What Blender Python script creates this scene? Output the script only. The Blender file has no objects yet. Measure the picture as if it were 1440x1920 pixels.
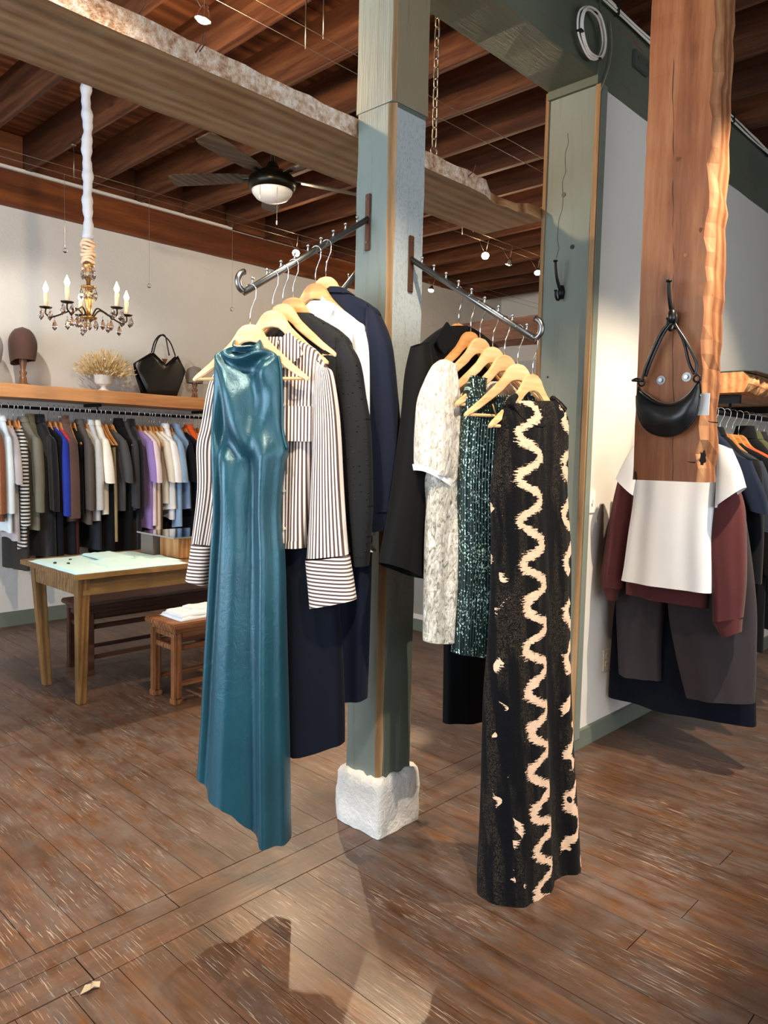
import bpy, bmesh, math, random
from mathutils import Vector, Matrix, noise as mnoise
random.seed(7)
SC = bpy.context.scene
COL = SC.collection
PI = math.pi
R = math.radians

# ------------------------------------------------------------------ camera
CAM_H = 1.5
YAW, PITCH, ROLL, FPX = R(43.74), R(-4.5275), R(1.27), 1403.0
FW = Vector((math.cos(YAW)*math.cos(PITCH), math.sin(YAW)*math.cos(PITCH), math.sin(PITCH)))
_r = Vector((math.sin(YAW), -math.cos(YAW), 0)); _u = _r.cross(FW)
RT = _r*math.cos(ROLL) + _u*math.sin(ROLL)
UP = -_r*math.sin(ROLL) + _u*math.cos(ROLL)
CO = Vector((0, 0, CAM_H))
cd = bpy.data.cameras.new('camera'); cam = bpy.data.objects.new('camera', cd); COL.objects.link(cam)
cam.matrix_world = Matrix(((RT.x, UP.x, -FW.x, CO.x), (RT.y, UP.y, -FW.y, CO.y), (RT.z, UP.z, -FW.z, CO.z), (0, 0, 0, 1)))
cd.sensor_fit = 'HORIZONTAL'; cd.sensor_width = 36.0; cd.lens = 36.0*FPX/1440.0
cd.clip_start = 0.05; cd.clip_end = 100
SC.camera = cam

# ------------------------------------------------------------------ world, exposure, daylight
SC.view_settings.view_transform = 'Standard'
SC.view_settings.look = 'None'
SC.view_settings.gamma = 1.0
SC.view_settings.use_curve_mapping = False
SC.view_settings.exposure = 0.5
W = bpy.data.worlds.new('world'); SC.world = W; W.use_nodes = True
bg = W.node_tree.nodes['Background']; bg.inputs[0].default_value = (0.80, 0.90, 1.0, 1); bg.inputs[1].default_value = 1.0

def area(name, loc, target, sx, sy, power, col):
    l = bpy.data.lights.new(name, 'AREA'); l.shape = 'RECTANGLE'; l.size = sx; l.size_y = sy
    l.energy = power; l.color = col
    o = bpy.data.objects.new(name, l); COL.objects.link(o); o.location = loc
    o.rotation_euler = (Vector(target)-Vector(loc)).to_track_quat('-Z', 'Y').to_euler()
    return o
# daylight entering through the two shop windows behind the camera
area('daylight_window_west', (-2.86, 2.9, 1.75), (3, 2.9, 1.2), 5.2, 2.5, 215, (0.78, 0.89, 1.0))
area('daylight_window_south', (1.6, -2.86, 1.75), (2.2, 3, 1.0), 5.0, 2.5, 85, (0.88, 0.94, 1.0))

def spot(name, loc, target, power, deg, col=(1.0, 0.78, 0.52), blend=.5, r=.03):
    l = bpy.data.lights.new(name, 'SPOT'); l.energy = power; l.color = col
    l.spot_size = R(deg); l.spot_blend = blend; l.shadow_soft_size = r
    o = bpy.data.objects.new(name, l); COL.objects.link(o); o.location = loc
    o.rotation_euler = (Vector(target)-Vector(loc)).to_track_quat('-Z', 'Y').to_euler()
    return o
def point(name, loc, power, col=(1.0, 0.75, 0.45), r=.02):
    l = bpy.data.lights.new(name, 'POINT'); l.energy = power; l.color = col; l.shadow_soft_size = r
    o = bpy.data.objects.new(name, l); COL.objects.link(o); o.location = loc
    return o

# ------------------------------------------------------------------ pixel helpers (photo is 1440 x 1920)
def ray(x, y): return FW + RT*((x-720)/FPX) - UP*((y-960)/FPX)
def onz(x, y, z=0.0):
    d = ray(x, y); return CO + d*((z-CAM_H)/d.z)
def onx(x, y, X):
    d = ray(x, y); return CO + d*(X/d.x)
def ony(x, y, Y):
    d = ray(x, y); return CO + d*(Y/d.y)
def atd(x, y, D): return CO + ray(x, y)*D

# ------------------------------------------------------------------ materials
def lin(c):
    f = lambda v: v/12.92 if v <= .04045 else ((v+.055)/1.055)**2.4
    if isinstance(c, str):
        c = tuple(int(c[i:i+2], 16)/255 for i in (0, 2, 4))
    return (f(c[0]), f(c[1]), f(c[2]), 1)
class NT:
    def __init__(s, name):
        s.m = bpy.data.materials.new(name); s.m.use_nodes = True
        s.t = s.m.node_tree; s.b = s.t.nodes['Principled BSDF']; s.n = s.t.nodes; s.l = s.t.links
    def new(s, typ, **kw):
        n = s.n.new(typ)
        for k, v in kw.items():
            if k in n.inputs.keys(): n.inputs[k].default_value = v
            else: setattr(n, k, v)
        return n
    def link(s, a, b): s.l.new(a, b)
    def coord(s, kind='Object'): return s.new('ShaderNodeTexCoord').outputs[kind]
    def mapping(s, vec, scale=(1, 1, 1), loc=(0, 0, 0), rot=(0, 0, 0)):
        m = s.new('ShaderNodeMapping'); s.link(vec, m.inputs['Vector'])
        m.inputs['Scale'].default_value = scale; m.inputs['Location'].default_value = loc; m.inputs['Rotation'].default_value = rot
        return m.outputs[0]
    def noise(s, vec, scale, detail=3, rough=.5, dist=0):
        n = s.new('ShaderNodeTexNoise', Scale=scale, Detail=detail, Roughness=rough, Distortion=dist)
        s.link(vec, n.inputs['Vector']); return n.outputs['Fac']
    def ramp(s, fac, stops, interp='LINEAR'):
        r = s.new('ShaderNodeValToRGB'); s.link(fac, r.inputs[0]); e = r.color_ramp.elements
        r.color_ramp.interpolation = interp
        while len(e) < len(stops): e.new(.5)
        for k, (p, c) in enumerate(stops):
            e[k].position = p; e[k].color = c if len(c) == 4 else (*c, 1)
        return r.outputs[0]
    def mix(s, fac, a, b, mode='MIX'):
        m = s.new('ShaderNodeMix', data_type='RGBA', blend_type=mode)
        for sock, v in ((m.inputs[0], fac), (m.inputs[6], a), (m.inputs[7], b)):
            if hasattr(v, 'links'): s.link(v, sock)
            else: sock.default_value = v
        return m.outputs[2]
    def math(s, op, a, b=None, c=None):
        m = s.new('ShaderNodeMath', operation=op)
        for k, v in enumerate((a, b, c)):
            if v is None: continue
            if hasattr(v, 'links'): s.link(v, m.inputs[k])
            else: m.inputs[k].default_value = v
        return m.outputs[0]
    def bump(s, h, strength=.3, dist=.01):
        b = s.new('ShaderNodeBump', Strength=strength, Distance=dist); s.link(h, b.inputs['Height'])
        s.link(b.outputs[0], s.b.inputs['Normal']); return b
    def color(s, v): s.link(v, s.b.inputs['Base Color'])
    def sep(s, vec):
        n = s.new('ShaderNodeSeparateXYZ'); s.link(vec, n.inputs[0]); return n.outputs
    def set(s, **kw):
        names = dict(rough='Roughness', metal='Metallic', spec='Specular IOR Level', sheen='Sheen Weight', coat='Coat Weight',
                     trans='Transmission Weight', ior='IOR', alpha='Alpha', coatr='Coat Roughness', aniso='Anisotropic', base='Base Color')
        for k, v in kw.items(): s.b.inputs[names[k]].default_value = v
        return s

def plain(name, col, rough=.5, metal=0, **kw):
    t = NT(name); c = lin(col); t.set(rough=rough, metal=metal, **kw)
    n = t.noise(t.coord(), 14, 4)
    t.color(t.mix(n, tuple(v*.88 for v in c[:3])+(1,), tuple(min(1, v*1.1) for v in c[:3])+(1,)))
    return t.m

def emis(name, col, strength):
    t = NT(name); t.b.inputs['Emission Color'].default_value = lin(col); t.b.inputs['Emission Strength'].default_value = strength
    t.set(base=lin(col)); return t.m

def wood(name, dark, mid, light, axis='X', scale=1.0, rough=.6, bump=.35, spec=.3, knots=True, worn=None, worn_amt=.5, stretch=14, var=.25):
    """timber with long grain along an axis; random shift per object"""
    t = NT(name)
    co = t.coord()
    oi = t.new('ShaderNodeObjectInfo')
    off = t.new('ShaderNodeVectorMath', operation='SCALE'); off.inputs[0].default_value = (31, 17, 23); t.link(oi.outputs['Random'], off.inputs['Scale'])
    add = t.new('ShaderNodeVectorMath', operation='ADD'); t.link(co, add.inputs[0]); t.link(off.outputs[0], add.inputs[1])
    v = add.outputs[0]
    sc = {'X': (1, stretch, stretch), 'Y': (stretch, 1, stretch), 'Z': (stretch, stretch, 1)}[axis]
    g = t.mapping(v, scale=tuple(k*scale for k in sc))
    n1 = t.noise(g, 1.3, 5, .6, .6)
    n2 = t.noise(g, 7.0, 4, .6, .3)
    w = t.new('ShaderNodeTexWave', wave_type='BANDS', bands_direction={'X': 'Y', 'Y': 'X', 'Z': 'X'}[axis], Scale=.55, Distortion=9.0, Detail=2.0)
    w.inputs['Detail Scale'].default_value = .6
    t.link(g, w.inputs['Vector'])
    f = t.math('ADD', t.math('MULTIPLY', n1, .55), t.math('MULTIPLY', w.outputs['Fac'], .2))
    f = t.math('ADD', f, t.math('MULTIPLY', n2, .25))
    c = t.ramp(f, [(.25, lin(dark)), (.5, lin(mid)), (.75, lin(light))])
    hv = t.new('ShaderNodeHueSaturation'); t.link(c, hv.inputs['Color'])
    t.link(t.math('ADD', t.math('MULTIPLY', oi.outputs['Random'], var*2), 1-var), hv.inputs['Value'])
    c = hv.outputs[0]
    if knots:
        vo = t.new('ShaderNodeTexVoronoi', Scale=1.6*scale); ks = {'X': (1, 3, 3), 'Y': (3, 1, 3), 'Z': (3, 3, 1)}[axis]
        t.link(t.mapping(v, scale=ks), vo.inputs['Vector'])
        k = t.ramp(vo.outputs['Distance'], [(.05, (1, 1, 1)), (.13, (0, 0, 0))])
        c = t.mix(t.math('MULTIPLY', k, .75), c, tuple(x*.35 for x in lin(dark)[:3])+(1,))
    if worn:
        wn = t.noise(t.mapping(v, scale=(3, 3, 3)), 2.2, 6, .65)
        c = t.mix(t.math('MULTIPLY', t.ramp(wn, [(.42, (0, 0, 0)), (.62, (1, 1, 1))]), worn_amt), c, lin(worn))
    t.color(c)
    t.bump(t.math('ADD', t.math('MULTIPLY', n2, .6), w.outputs['Fac']), bump, .004)
    t.set(rough=rough, spec=spec)
    return t.m

def cloth(name, col, rough=.9, var=.12, bump=.25, scale=260, sheen=.25, knit=0, col2=None):
    t = NT(name); c = lin(col); co = t.coord('Object')
    n = t.noise(co, 7, 4); fine = t.noise(co, scale, 2)
    a = tuple(v*(1-var) for v in c[:3])+(1,); b = tuple(min(1, v*(1+var)) for v in c[:3])+(1,)
    k = t.mix(n, a, b)
    if col2: k = t.mix(t.ramp(fine, [(.42, (0, 0, 0)), (.6, (1, 1, 1))]), k, lin(col2))
    t.color(k); h = fine
    if knit:
        vo = t.new('ShaderNodeTexVoronoi', Scale=knit); t.link(co, vo.inputs['Vector'])
        h = t.math('ADD', fine, vo.outputs['Distance'])
    t.bump(h, bump, .004 if knit else .002)
    t.set(rough=rough, sheen=sheen, spec=.12)
    return t.m

M = {}
def metal(name, col, rough=.35, **k): return plain(name, col, rough, 1.0, **k)

# ------------------------------------------------------------------ mesh helpers
class MB:
    def __init__(s): s.v = []; s.f = []; s.mi = []; s.uv = []; s.cur = 0
    def vert(s, p, uv=(0, 0)):
        s.v.append(Vector(p)); s.uv.append(uv); return len(s.v)-1
    def face(s, idx, mi=None):
        s.f.append(tuple(idx)); s.mi.append(s.cur if mi is None else mi)
    def box(s, a, b, mat=None):
        x0, y0, z0 = a; x1, y1, z1 = b; k = len(s.v)
        for p in ((x0,y0,z0),(x1,y0,z0),(x1,y1,z0),(x0,y1,z0),(x0,y0,z1),(x1,y0,z1),(x1,y1,z1),(x0,y1,z1)):
            s.vert(mat @ Vector(p) if mat else p)
        for q in ((0,3,2,1),(4,5,6,7),(0,1,5,4),(1,2,6,5),(2,3,7,6),(3,0,4,7)): s.face([k+i for i in q])
        return s
    def hexa(s, bot, top):
        k = len(s.v)
        for p in list(bot)+list(top): s.vert(p)
        for q in ((0,3,2,1),(4,5,6,7),(0,1,5,4),(1,2,6,5),(2,3,7,6),(3,0,4,7)): s.face([k+i for i in q])
        return s
    def tube(s, path, rad, n=8, closed=False, caps=True):
        path = [Vector(p) for p in path]; m = len(path)
        if not hasattr(rad, '__len__'): rad = [rad]*m
        up = None; base = len(s.v)
        for i, p in enumerate(path):
            if closed: t = path[(i+1) % m]-path[i-1]
            else: t = path[min(i+1, m-1)]-path[max(i-1, 0)]
            if t.length < 1e-9: t = Vector((0, 0, 1))
            t.normalize()
            if up is None:
                up = Vector((0, 0, 1)) if abs(t.z) < .9 else Vector((1, 0, 0))
            a = t.cross(up)
            if a.length < 1e-6: a = t.cross(Vector((0, 1, 0)))
            a.normalize(); b = a.cross(t).normalized(); up = b
            for j in range(n):
                th = 2*PI*j/n
                s.vert(p + a*math.cos(th)*rad[i] + b*math.sin(th)*rad[i], (j/n, i/max(1, m-1)))
        for i in range(m if closed else m-1):
            for j in range(n):
                i2 = (i+1) % m
                s.face((base+i*n+j, base+i*n+(j+1) % n, base+i2*n+(j+1) % n, base+i2*n+j))
        if caps and not closed:
            s.face([base+j for j in range(n)][::-1]); s.face([base+(m-1)*n+j for j in range(n)])
        return s
    def lathe(s, prof, c=(0, 0, 0), n=24, sx=1, sy=1, caps=True):
        c = Vector(c); base = len(s.v); m = len(prof)
        for i, (r_, z) in enumerate(prof):
            for j in range(n):
                th = 2*PI*j/n; s.vert(c+Vector((r_*math.cos(th)*sx, r_*math.sin(th)*sy, z)), (j/n, i/(m-1)))
        for i in range(m-1):
            for j in range(n): s.face((base+i*n+j, base+i*n+(j+1) % n, base+(i+1)*n+(j+1) % n, base+(i+1)*n+j))
        if caps:
            if prof[0][0] > 1e-4: s.face([base+j for j in range(n)][::-1])
            if prof[-1][0] > 1e-4: s.face([base+(m-1)*n+j for j in range(n)])
        return s
    def prism(s, poly, thick, frame):
        """poly: list of (a,b) in the plane of frame (o, A, B, N); extruded along N by +-thick/2"""
        o, A, B, N = [Vector(q) for q in frame]; n = len(poly); k = len(s.v)
        for sg in (-.5, .5):
            for a, b in poly: s.vert(o+A*a+B*b+N*(sg*thick), (a, b))
        for i in range(n): s.face((k+i, k+(i+1) % n, k+n+(i+1) % n, k+n+i))
        s.face([k+i for i in range(n)][::-1]); s.face([k+n+i for i in range(n)])
        return s
    def strip(s, up, lo, thick, frame):
        """quad strip between two polylines (same length), extruded: for concave outlines"""
        o, A, B, N = [Vector(q) for q in frame]; n = len(up); k = len(s.v)
        for sg in (-.5, .5):
            for a, b in up: s.vert(o+A*a+B*b+N*(sg*thick), (a, b))
            for a, b in lo: s.vert(o+A*a+B*b+N*(sg*thick), (a, b))
        U0, L0, U1, L1 = k, k+n, k+2*n, k+3*n
        for i in range(n-1):
            s.face((U0+i, L0+i, L0+i+1, U0+i+1)); s.face((U1+i, U1+i+1, L1+i+1, L1+i))
            s.face((U0+i, U0+i+1, U1+i+1, U1+i)); s.face((L0+i, L1+i, L1+i+1, L0+i+1))
        s.face((U0, U1, L1, L0)); s.face((U0+n-1, L0+n-1, L1+n-1, U1+n-1))
        return s
    def build(s, name, mats, parent=None, smooth=False, origin=None, local=False, bevel=0):
        off = Vector((0, 0, 0))
        if not local:
            if parent is not None: off = WORLD_LOC.get(parent, Vector((0, 0, 0)))
            elif origin is not None: off = Vector(origin)
        me = bpy.data.meshes.new(name)
        me.from_pydata([tuple(p-off) for p in s.v], [], s.f)
        if not isinstance(mats, (list, tuple)): mats = [mats]
        for m_ in mats: me.materials.append(m_)
        me.polygons.foreach_set('material_index', s.mi)
        if smooth: me.polygons.foreach_set('use_smooth', [True]*len(s.f))
        ul = me.uv_layers.new(name='UVMap')
        li = [0]*len(me.loops); me.loops.foreach_get('vertex_index', li)
        flat = []
        for i in li: flat.extend(s.uv[i])
        ul.data.foreach_set('uv', flat)
        me.update()
        bm = bmesh.new(); bm.from_mesh(me); bmesh.ops.recalc_face_normals(bm, faces=bm.faces)
        if bevel: bmesh.ops.bevel(bm, geom=list(bm.edges), offset=bevel, segments=2, affect='EDGES', clamp_overlap=True)
        bm.to_mesh(me); bm.free()
        o = bpy.data.objects.new(name, me); COL.objects.link(o)
        if parent is not None: o.parent = parent; WORLD_LOC[o] = off
        else: o.location = off if not local else (0, 0, 0); WORLD_LOC[o] = Vector(off)
        return o
WORLD_LOC = {}
def tag(o, label, cat, group=None):
    o['label'] = label; o['category'] = cat
    if group: o['group'] = group
    return o
def struct(o): o['kind'] = 'structure'; return o
def thing(name, label, cat, loc=(0, 0, 0), rotz=0, group=None):
    o = bpy.data.objects.new(name, None); COL.objects.link(o); o.location = loc; o.rotation_euler = (0, 0, rotz)
    o.empty_display_size = .05
    WORLD_LOC[o] = Vector(loc); tag(o, label, cat, group); return o
def dup(root, loc, rotz=0, label=None, group=None):
    r_ = root.copy(); COL.objects.link(r_); r_.location = loc; r_.rotation_euler = (0, 0, rotz)
    if label: r_['label'] = label
    if group: r_['group'] = group
    for ch in list(root.children):
        c = ch.copy(); COL.objects.link(c); c.parent = r_
        for g in ch.children:
            d = g.copy(); COL.objects.link(d); d.parent = c
    return r_
def timber(mb, a, b, axis, seg=10, jit=.004, seed=0):
    """squared timber with slightly uneven hand-sawn edges"""
    rn = random.Random(seed); a = Vector(a); b = Vector(b); ax = 'XYZ'.index(axis); o = [i for i in range(3) if i != ax]
    base = len(mb.v)
    for i in range(seg+1):
        f = i/seg
        for cu, cv in ((0, 0), (1, 0), (1, 1), (0, 1)):
            p = Vector((0, 0, 0)); p[ax] = a[ax]+(b[ax]-a[ax])*f
            p[o[0]] = (a if cu == 0 else b)[o[0]]+rn.uniform(-jit, jit)*(.3 if i in (0, seg) else 1)
            p[o[1]] = (a if cv == 0 else b)[o[1]]+rn.uniform(-jit, jit)*(.3 if i in (0, seg) else 1)
            mb.vert(p)
    for i in range(seg):
        for j in range(4):
            mb.face((base+i*4+j, base+i*4+(j+1) % 4, base+i*4+4+(j+1) % 4, base+i*4+4+j))
    mb.face((base, base+3, base+2, base+1)); e = base+seg*4; mb.face((e, e+1, e+2, e+3))
    return mb
def cat_rom(pts, n):
    """smooth resample of a polyline of tuples"""
    out = []; m = len(pts)
    for k in range(n):
        f = k/(n-1)*(m-1); i = min(int(f), m-2); t = f-i
        p0, p1, p2, p3 = pts[max(i-1, 0)], pts[i], pts[i+1], pts[min(i+2, m-1)]
        out.append(tuple(.5*((2*b_)+(-a_+c_)*t+(2*a_-5*b_+4*c_-d_)*t*t+(-a_+3*b_-3*c_+d_)*t**3) for a_, b_, c_, d_ in zip(p0, p1, p2, p3)))
    return out

# ------------------------------------------------------------------ surface materials
def floor_mat():
    t = NT('floor_wood'); geo = t.new('ShaderNodeNewGeometry'); pos = geo.outputs['Position']
    oi = t.new('ShaderNodeObjectInfo'); rnd = oi.outputs['Random']
    off = t.new('ShaderNodeVectorMath', operation='SCALE'); off.inputs[0].default_value = (13, 29, 7); t.link(rnd, off.inputs['Scale'])
    add = t.new('ShaderNodeVectorMath', operation='ADD'); t.link(pos, add.inputs[0]); t.link(off.outputs[0], add.inputs[1])
    g = t.mapping(add.outputs[0], scale=(15, 1.0, 1))
    n1 = t.noise(g, 1.2, 5, .6, .8); n2 = t.noise(g, 6, 4, .6)
    c = t.ramp(t.math('ADD', t.math('MULTIPLY', n1, .7), t.math('MULTIPLY', n2, .3)), [(.28, lin('2f1c11')), (.5, lin('51331c')), (.72, lin('704929'))])
    hv = t.new('ShaderNodeHueSaturation'); t.link(c, hv.inputs['Color']); t.link(t.math('ADD', t.math('MULTIPLY', rnd, .34), .83), hv.inputs['Value'])
    c = hv.outputs[0]
    # worn grey traffic patches
    big = t.noise(t.mapping(pos, scale=(.55, .55, 1)), 1.6, 5, .6)
    streak = t.noise(t.mapping(pos, scale=(5, 1.8, 1)), 3.0, 7, .72)
    wf = t.math('MULTIPLY', t.ramp(big, [(.30, (0, 0, 0)), (.52, (1, 1, 1))]), t.ramp(streak, [(.35, (0, 0, 0)), (.68, (1, 1, 1))]))
    c = t.mix(t.math('MULTIPLY', wf, .8), c, lin('5e5755'))
    # scratches: thin light lines in several directions
    sc = None
    for k, (ang, s_) in enumerate(((.5, 3.1), (1.9, 2.4), (2.7, 3.7))):
        w = t.noise(t.mapping(pos, scale=(95*s_/3, 3.2, 1), rot=(0, 0, ang), loc=(k*5, 0, 0)), 2.2, 2, .5, .15)
        m = t.ramp(w, [(.66, (0, 0, 0)), (.675, (1, 1, 1))])
        sc = m if sc is None else t.math('MAXIMUM', sc, m)
    sp = t.noise(t.mapping(pos, scale=(1.3, 1.3, 1)), 2.4, 3)
    sc = t.math('MULTIPLY', sc, t.ramp(sp, [(.4, (0, 0, 0)), (.65, (1, 1, 1))]))
    c = t.mix(t.math('MULTIPLY', sc, .6), c, lin('b7aca0'))
    st = t.noise(t.mapping(pos, scale=(1, 1, 1), loc=(7, 3, 0)), 3.2, 6, .65)
    c = t.mix(t.math('MULTIPLY', t.ramp(st, [(.5, (0, 0, 0)), (.68, (1, 1, 1))]), .5), c, lin('3a2a20'))
    t.color(c)
    rr = t.math('ADD', .24, t.math('MULTIPLY', big, .2)); rr = t.math('ADD', rr, t.math('MULTIPLY', wf, .1))
    t.link(rr, t.b.inputs['Roughness']); t.set(spec=.5)
    t.bump(t.math('ADD', t.math('MULTIPLY', n2, .7), t.math('MULTIPLY', streak, .6)), .28, .004)
    return t.m
M['floor'] = floor_mat()
def floor_cross():
    m = M['floor'].copy(); m.name = 'floor_wood_cross'
    for n in m.node_tree.nodes:
        if n.type == 'MAPPING' and abs(n.inputs['Scale'].default_value[0]-15) < .1: n.inputs['Scale'].default_value = (1.0, 15, 1)
    return m
M['floor_x'] = floor_cross()
M['gap'] = plain('floor_gap', '1c120b', .9)
def plaster(name, col, bump=.35, sc=3.0):
    t = NT(name); co = t.coord(); c = lin(col)
    n = t.noise(co, sc, 6, .6); f = t.noise(co, 40, 3)
    t.color(t.mix(n, tuple(v*.9 for v in c[:3])+(1,), tuple(min(1, v*1.05) for v in c[:3])+(1,)))
    cr = t.new('ShaderNodeTexVoronoi', feature='DISTANCE_TO_EDGE', Scale=.9); t.link(t.mapping(co, scale=(.5, 1, 1.6)), cr.inputs['Vector'])
    h = t.math('ADD', t.math('MULTIPLY', n, 1.0), t.math('MULTIPLY', f, .12))
    h = t.math('ADD', h, t.math('MULTIPLY', t.ramp(cr.outputs[0], [(0, (0, 0, 0)), (.02, (1, 1, 1))]), .05))
    t.bump(h, bump, .03); t.set(rough=.8, spec=.25); return t.m
M['plaster'] = plaster('plaster_wall', 'd9d8d4', .5, 2.2)
M['drywall'] = plaster('painted_wall', 'dcd8d0', .05, 2)
M['white_base'] = plaster('rough_white_plaster', 'efede8', .5, 55)
M['joist'] = wood('joist_wood', '2c150a', '502c17', '7a4e31', 'Y', 1.0, .65, .4, var=.12)
M['deck'] = wood('deck_wood', '3a1e10', '6a3c22', '8d5a38', 'X', .35, .65, .35, var=.22)
M['ledger'] = wood('ledger_wood', '38190b', '6a3718', '8f5226', 'X', .8, .6, .5, var=.05)
M['plank'] = wood('suspended_plank_wood', '5e432a', '846344', 'a0805c', 'X', .6, .5, .3, worn='9a8a70', worn_amt=.3, var=.02)
def lit_edge():
    t = NT('lit_rough_edge'); co = t.coord(); n = t.noise(co, 38, 5, .7); b_ = t.noise(co, 6, 4)
    t.color(t.ramp(t.math('ADD', t.math('MULTIPLY', n, .7), t.math('MULTIPLY', b_, .3)), [(.36, lin('9a6c4e')), (.48, lin('d2b296')), (.6, lin('f0e4d6'))])); t.bump(n, 1.0, .012); t.set(rough=.9, spec=.2); return t.m
M['plank_edge'] = lit_edge()  # rough sawn edge, with the window light on it mixed into its pale colour
M['slab'] = wood('fir_slab', '643822', '90593a', 'ad7850', 'Z', .9, .5, .35, var=.02)
M['slab_edge'] = wood('fir_slab_edge', '4a2a1a', '8a5838', 'b98a60', 'Z', .7, .7, .6, var=.02)
M['bare'] = wood('bare_wood_edge', '6a4e36', '94744f', 'b39572', 'Z', 1.2, .7, .4, knots=False, var=.02)
M['shelfwood'] = wood('shelf_fir', '9a5a30', 'c58a58', 'dca878', 'X', .9, .5, .25, var=.05)
M['live_edge'] = wood('live_edge_shelf', '3a2012', '9a6a42', 'd4a878', 'X', 1.4, .7, 1.0, var=.02)

def painted(name, col, under, amt=.35, axis='Z', white=None):
    """old paint over timber, worn through; optional white band by height (real paint)"""
    t = NT(name); co = t.coord()
    sc = {'Z': (16, 16, 1), 'X': (1, 16, 16)}[axis]
    g = t.mapping(co, scale=sc); n = t.noise(g, 2.0, 6, .65); f = t.noise(g, 9, 3)
    big = t.noise(co, 2.6, 5, .6)
    c0 = lin(col); c = t.mix(big, tuple(v*.8 for v in c0[:3])+(1,), tuple(v*1.15 for v in c0[:3])+(1,))
    if white:
        z = t.sep(co)[2]; zz = t.math('ADD', z, t.math('MULTIPLY', big, .5))
        band = t.ramp(zz, [(0, (0, 0, 0)), (1, (1, 1, 1))])
        m1 = t.math('MULTIPLY', t.math('MINIMUM', 1.0, t.math('MAXIMUM', 0.0, t.math('MULTIPLY', t.math('SUBTRACT', zz, white[1]-.2), 2.2))), t.math('LESS_THAN', z, white[2]))
        sp = t.noise(t.mapping(co, scale=(2, 2, 1)), 85, 4, .75); m1 = t.math('MULTIPLY', m1, t.ramp(sp, [(.32, (.5, .5, .5)), (.5, (1, 1, 1))]))
        c = t.mix(t.math('MULTIPLY', m1, .85), c, lin(white[0]))
    c = t.mix(t.math('MULTIPLY', t.ramp(n, [(.56, (0, 0, 0)), (.66, (1, 1, 1))]), amt), c, lin(under))
    t.color(c); t.bump(t.math('ADD', n, t.math('MULTIPLY', f, .5)), .4, .004); t.set(rough=.6, spec=.3); return t.m
M['paint_blue'] = painted('worn_blue_green_paint', '7f8a84', '6f5a40', .35)
M['paint_white'] = painted('worn_white_paint', '59645a', '8d8f8a', .4, white=('b4bcbf', 1.25, 2.76))
M['paint_brown'] = painted('worn_olive_paint', '8d8168', '6a5238', .5)
M['paint_grey'] = painted('worn_grey_green_paint', '7c847a', '6f6450', .25)
M['paint_header'] = painted('worn_dark_green_paint', '5c6355', '6a4a33', .5, 'X')
M['paint_base'] = painted('baseboard_grey_green_paint', '6a7267', '7a6a52', .3, 'X')
M['iron'] = plain('black_iron', '17171a', .45, .6)
M['steel'] = metal('brushed_steel', 'a9abad', .3)
M['darksteel'] = metal('raw_steel_bar', '7a7a78', .33)
M['rust'] = plain('rusty_flat_bar', '6a4a38', .55, .7)
M['wire'] = metal('cable_wire', '8f877c', .42)
M['white_plastic'] = plain('white_plastic', 'f0efec', .4)
M['ivory_plastic'] = plain('ivory_plastic', 'd8cfb8', .4)
M['white_cable'] = plain('white_cable', 'e9e3d8', .5)
M['black_plastic'] = plain('black_plastic', '111112', .5)
M['greenplate'] = plain('green_painted_plate', '4a5046', .5)
M['paper'] = plain('white_paper', 'f4f4f2', .8)

# ------------------------------------------------------------------ room shell
WX0, WX1, WY0, WY1 = -3.0, 9.1, -3.0, 6.45
ZD = 3.95                                            # underside of the deck boards
fl = struct(MB().box((WX0, WY0, -.12), (WX1, WY1, -.022)).build('floor', M['gap']))
def board(name, a, b, mat, parent, tilt=.0012, seed=None):
    rn = random
    mb = MB(); z = rn.uniform(-tilt, 0)
    mb.box((a[0], a[1], a[2]), (b[0], b[1], b[2]+z))
    return mb.build(name, mat, parent)
bw = .142; x = 1.68-33*bw
while x < WX1-.02:
    g = .0022
    xa, xb = max(x+g/2, WX0), min(x+bw-g/2, WX1)
    if xb-xa > .02:
        cut = random.uniform(3.0, 5.6)
        board('floor_board', (xa, 2.178, -.02), (xb, cut-.0015, 0), M['floor'], fl)
        board('floor_board', (xa, cut+.0015, -.02), (xb, WY1, 0), M['floor'], fl)
        cut = random.choice([random.uniform(.1, 1.0), random.uniform(-1.5, -.2)])
        board('floor_board', (xa, WY0, -.02), (xb, cut-.0015, 0), M['floor'], fl)
        board('floor_board', (xa, cut+.0015, -.02), (xb, 1.951, 0), M['floor'], fl)
    x += bw
for (ya, yb) in ((1.9545, 2.081), (2.0845, 2.1745)):
    xs = [WX0, -.4, .9 if ya < 2 else 1.25, 3.05, 5.6, WX1]
    for i in range(len(xs)-1): board('floor_board', (xs[i]+.002, ya, -.02), (xs[i+1]-.002, yb, 0), M['floor_x'], fl)

ce = struct(MB().box((WX0, WY0, ZD+.03), (WX1, WY1, ZD+.12)).build('ceiling', M['deck']))
y = WY0; k = 0
while y < WY1-.01:
    y2 = min(y+.155, WY1)
    MB().box((WX0, y+.003, ZD+random.uniform(0, .006)), (WX1, y2-.003, ZD+.03)).build('deck_board', M['deck'], ce)
    y = y2
j0 = 2.48-11*.48
k = 0
while j0+.48*k < WX1:
    xj = j0+.48*k
    mb = MB(); timber(mb, (xj-.048, WY0+.01, 3.68), (xj, WY1-.01, ZD), 'Y', 16, .003, k)
    mb.build('joist', M['joist'], ce); k += 1
    if xj+.432 < WX1: MB().box((xj+.004, WY1-.045, 3.685), (xj+.428, WY1-.004, ZD-.003)).build('blocking', M['deck'], ce)

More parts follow.
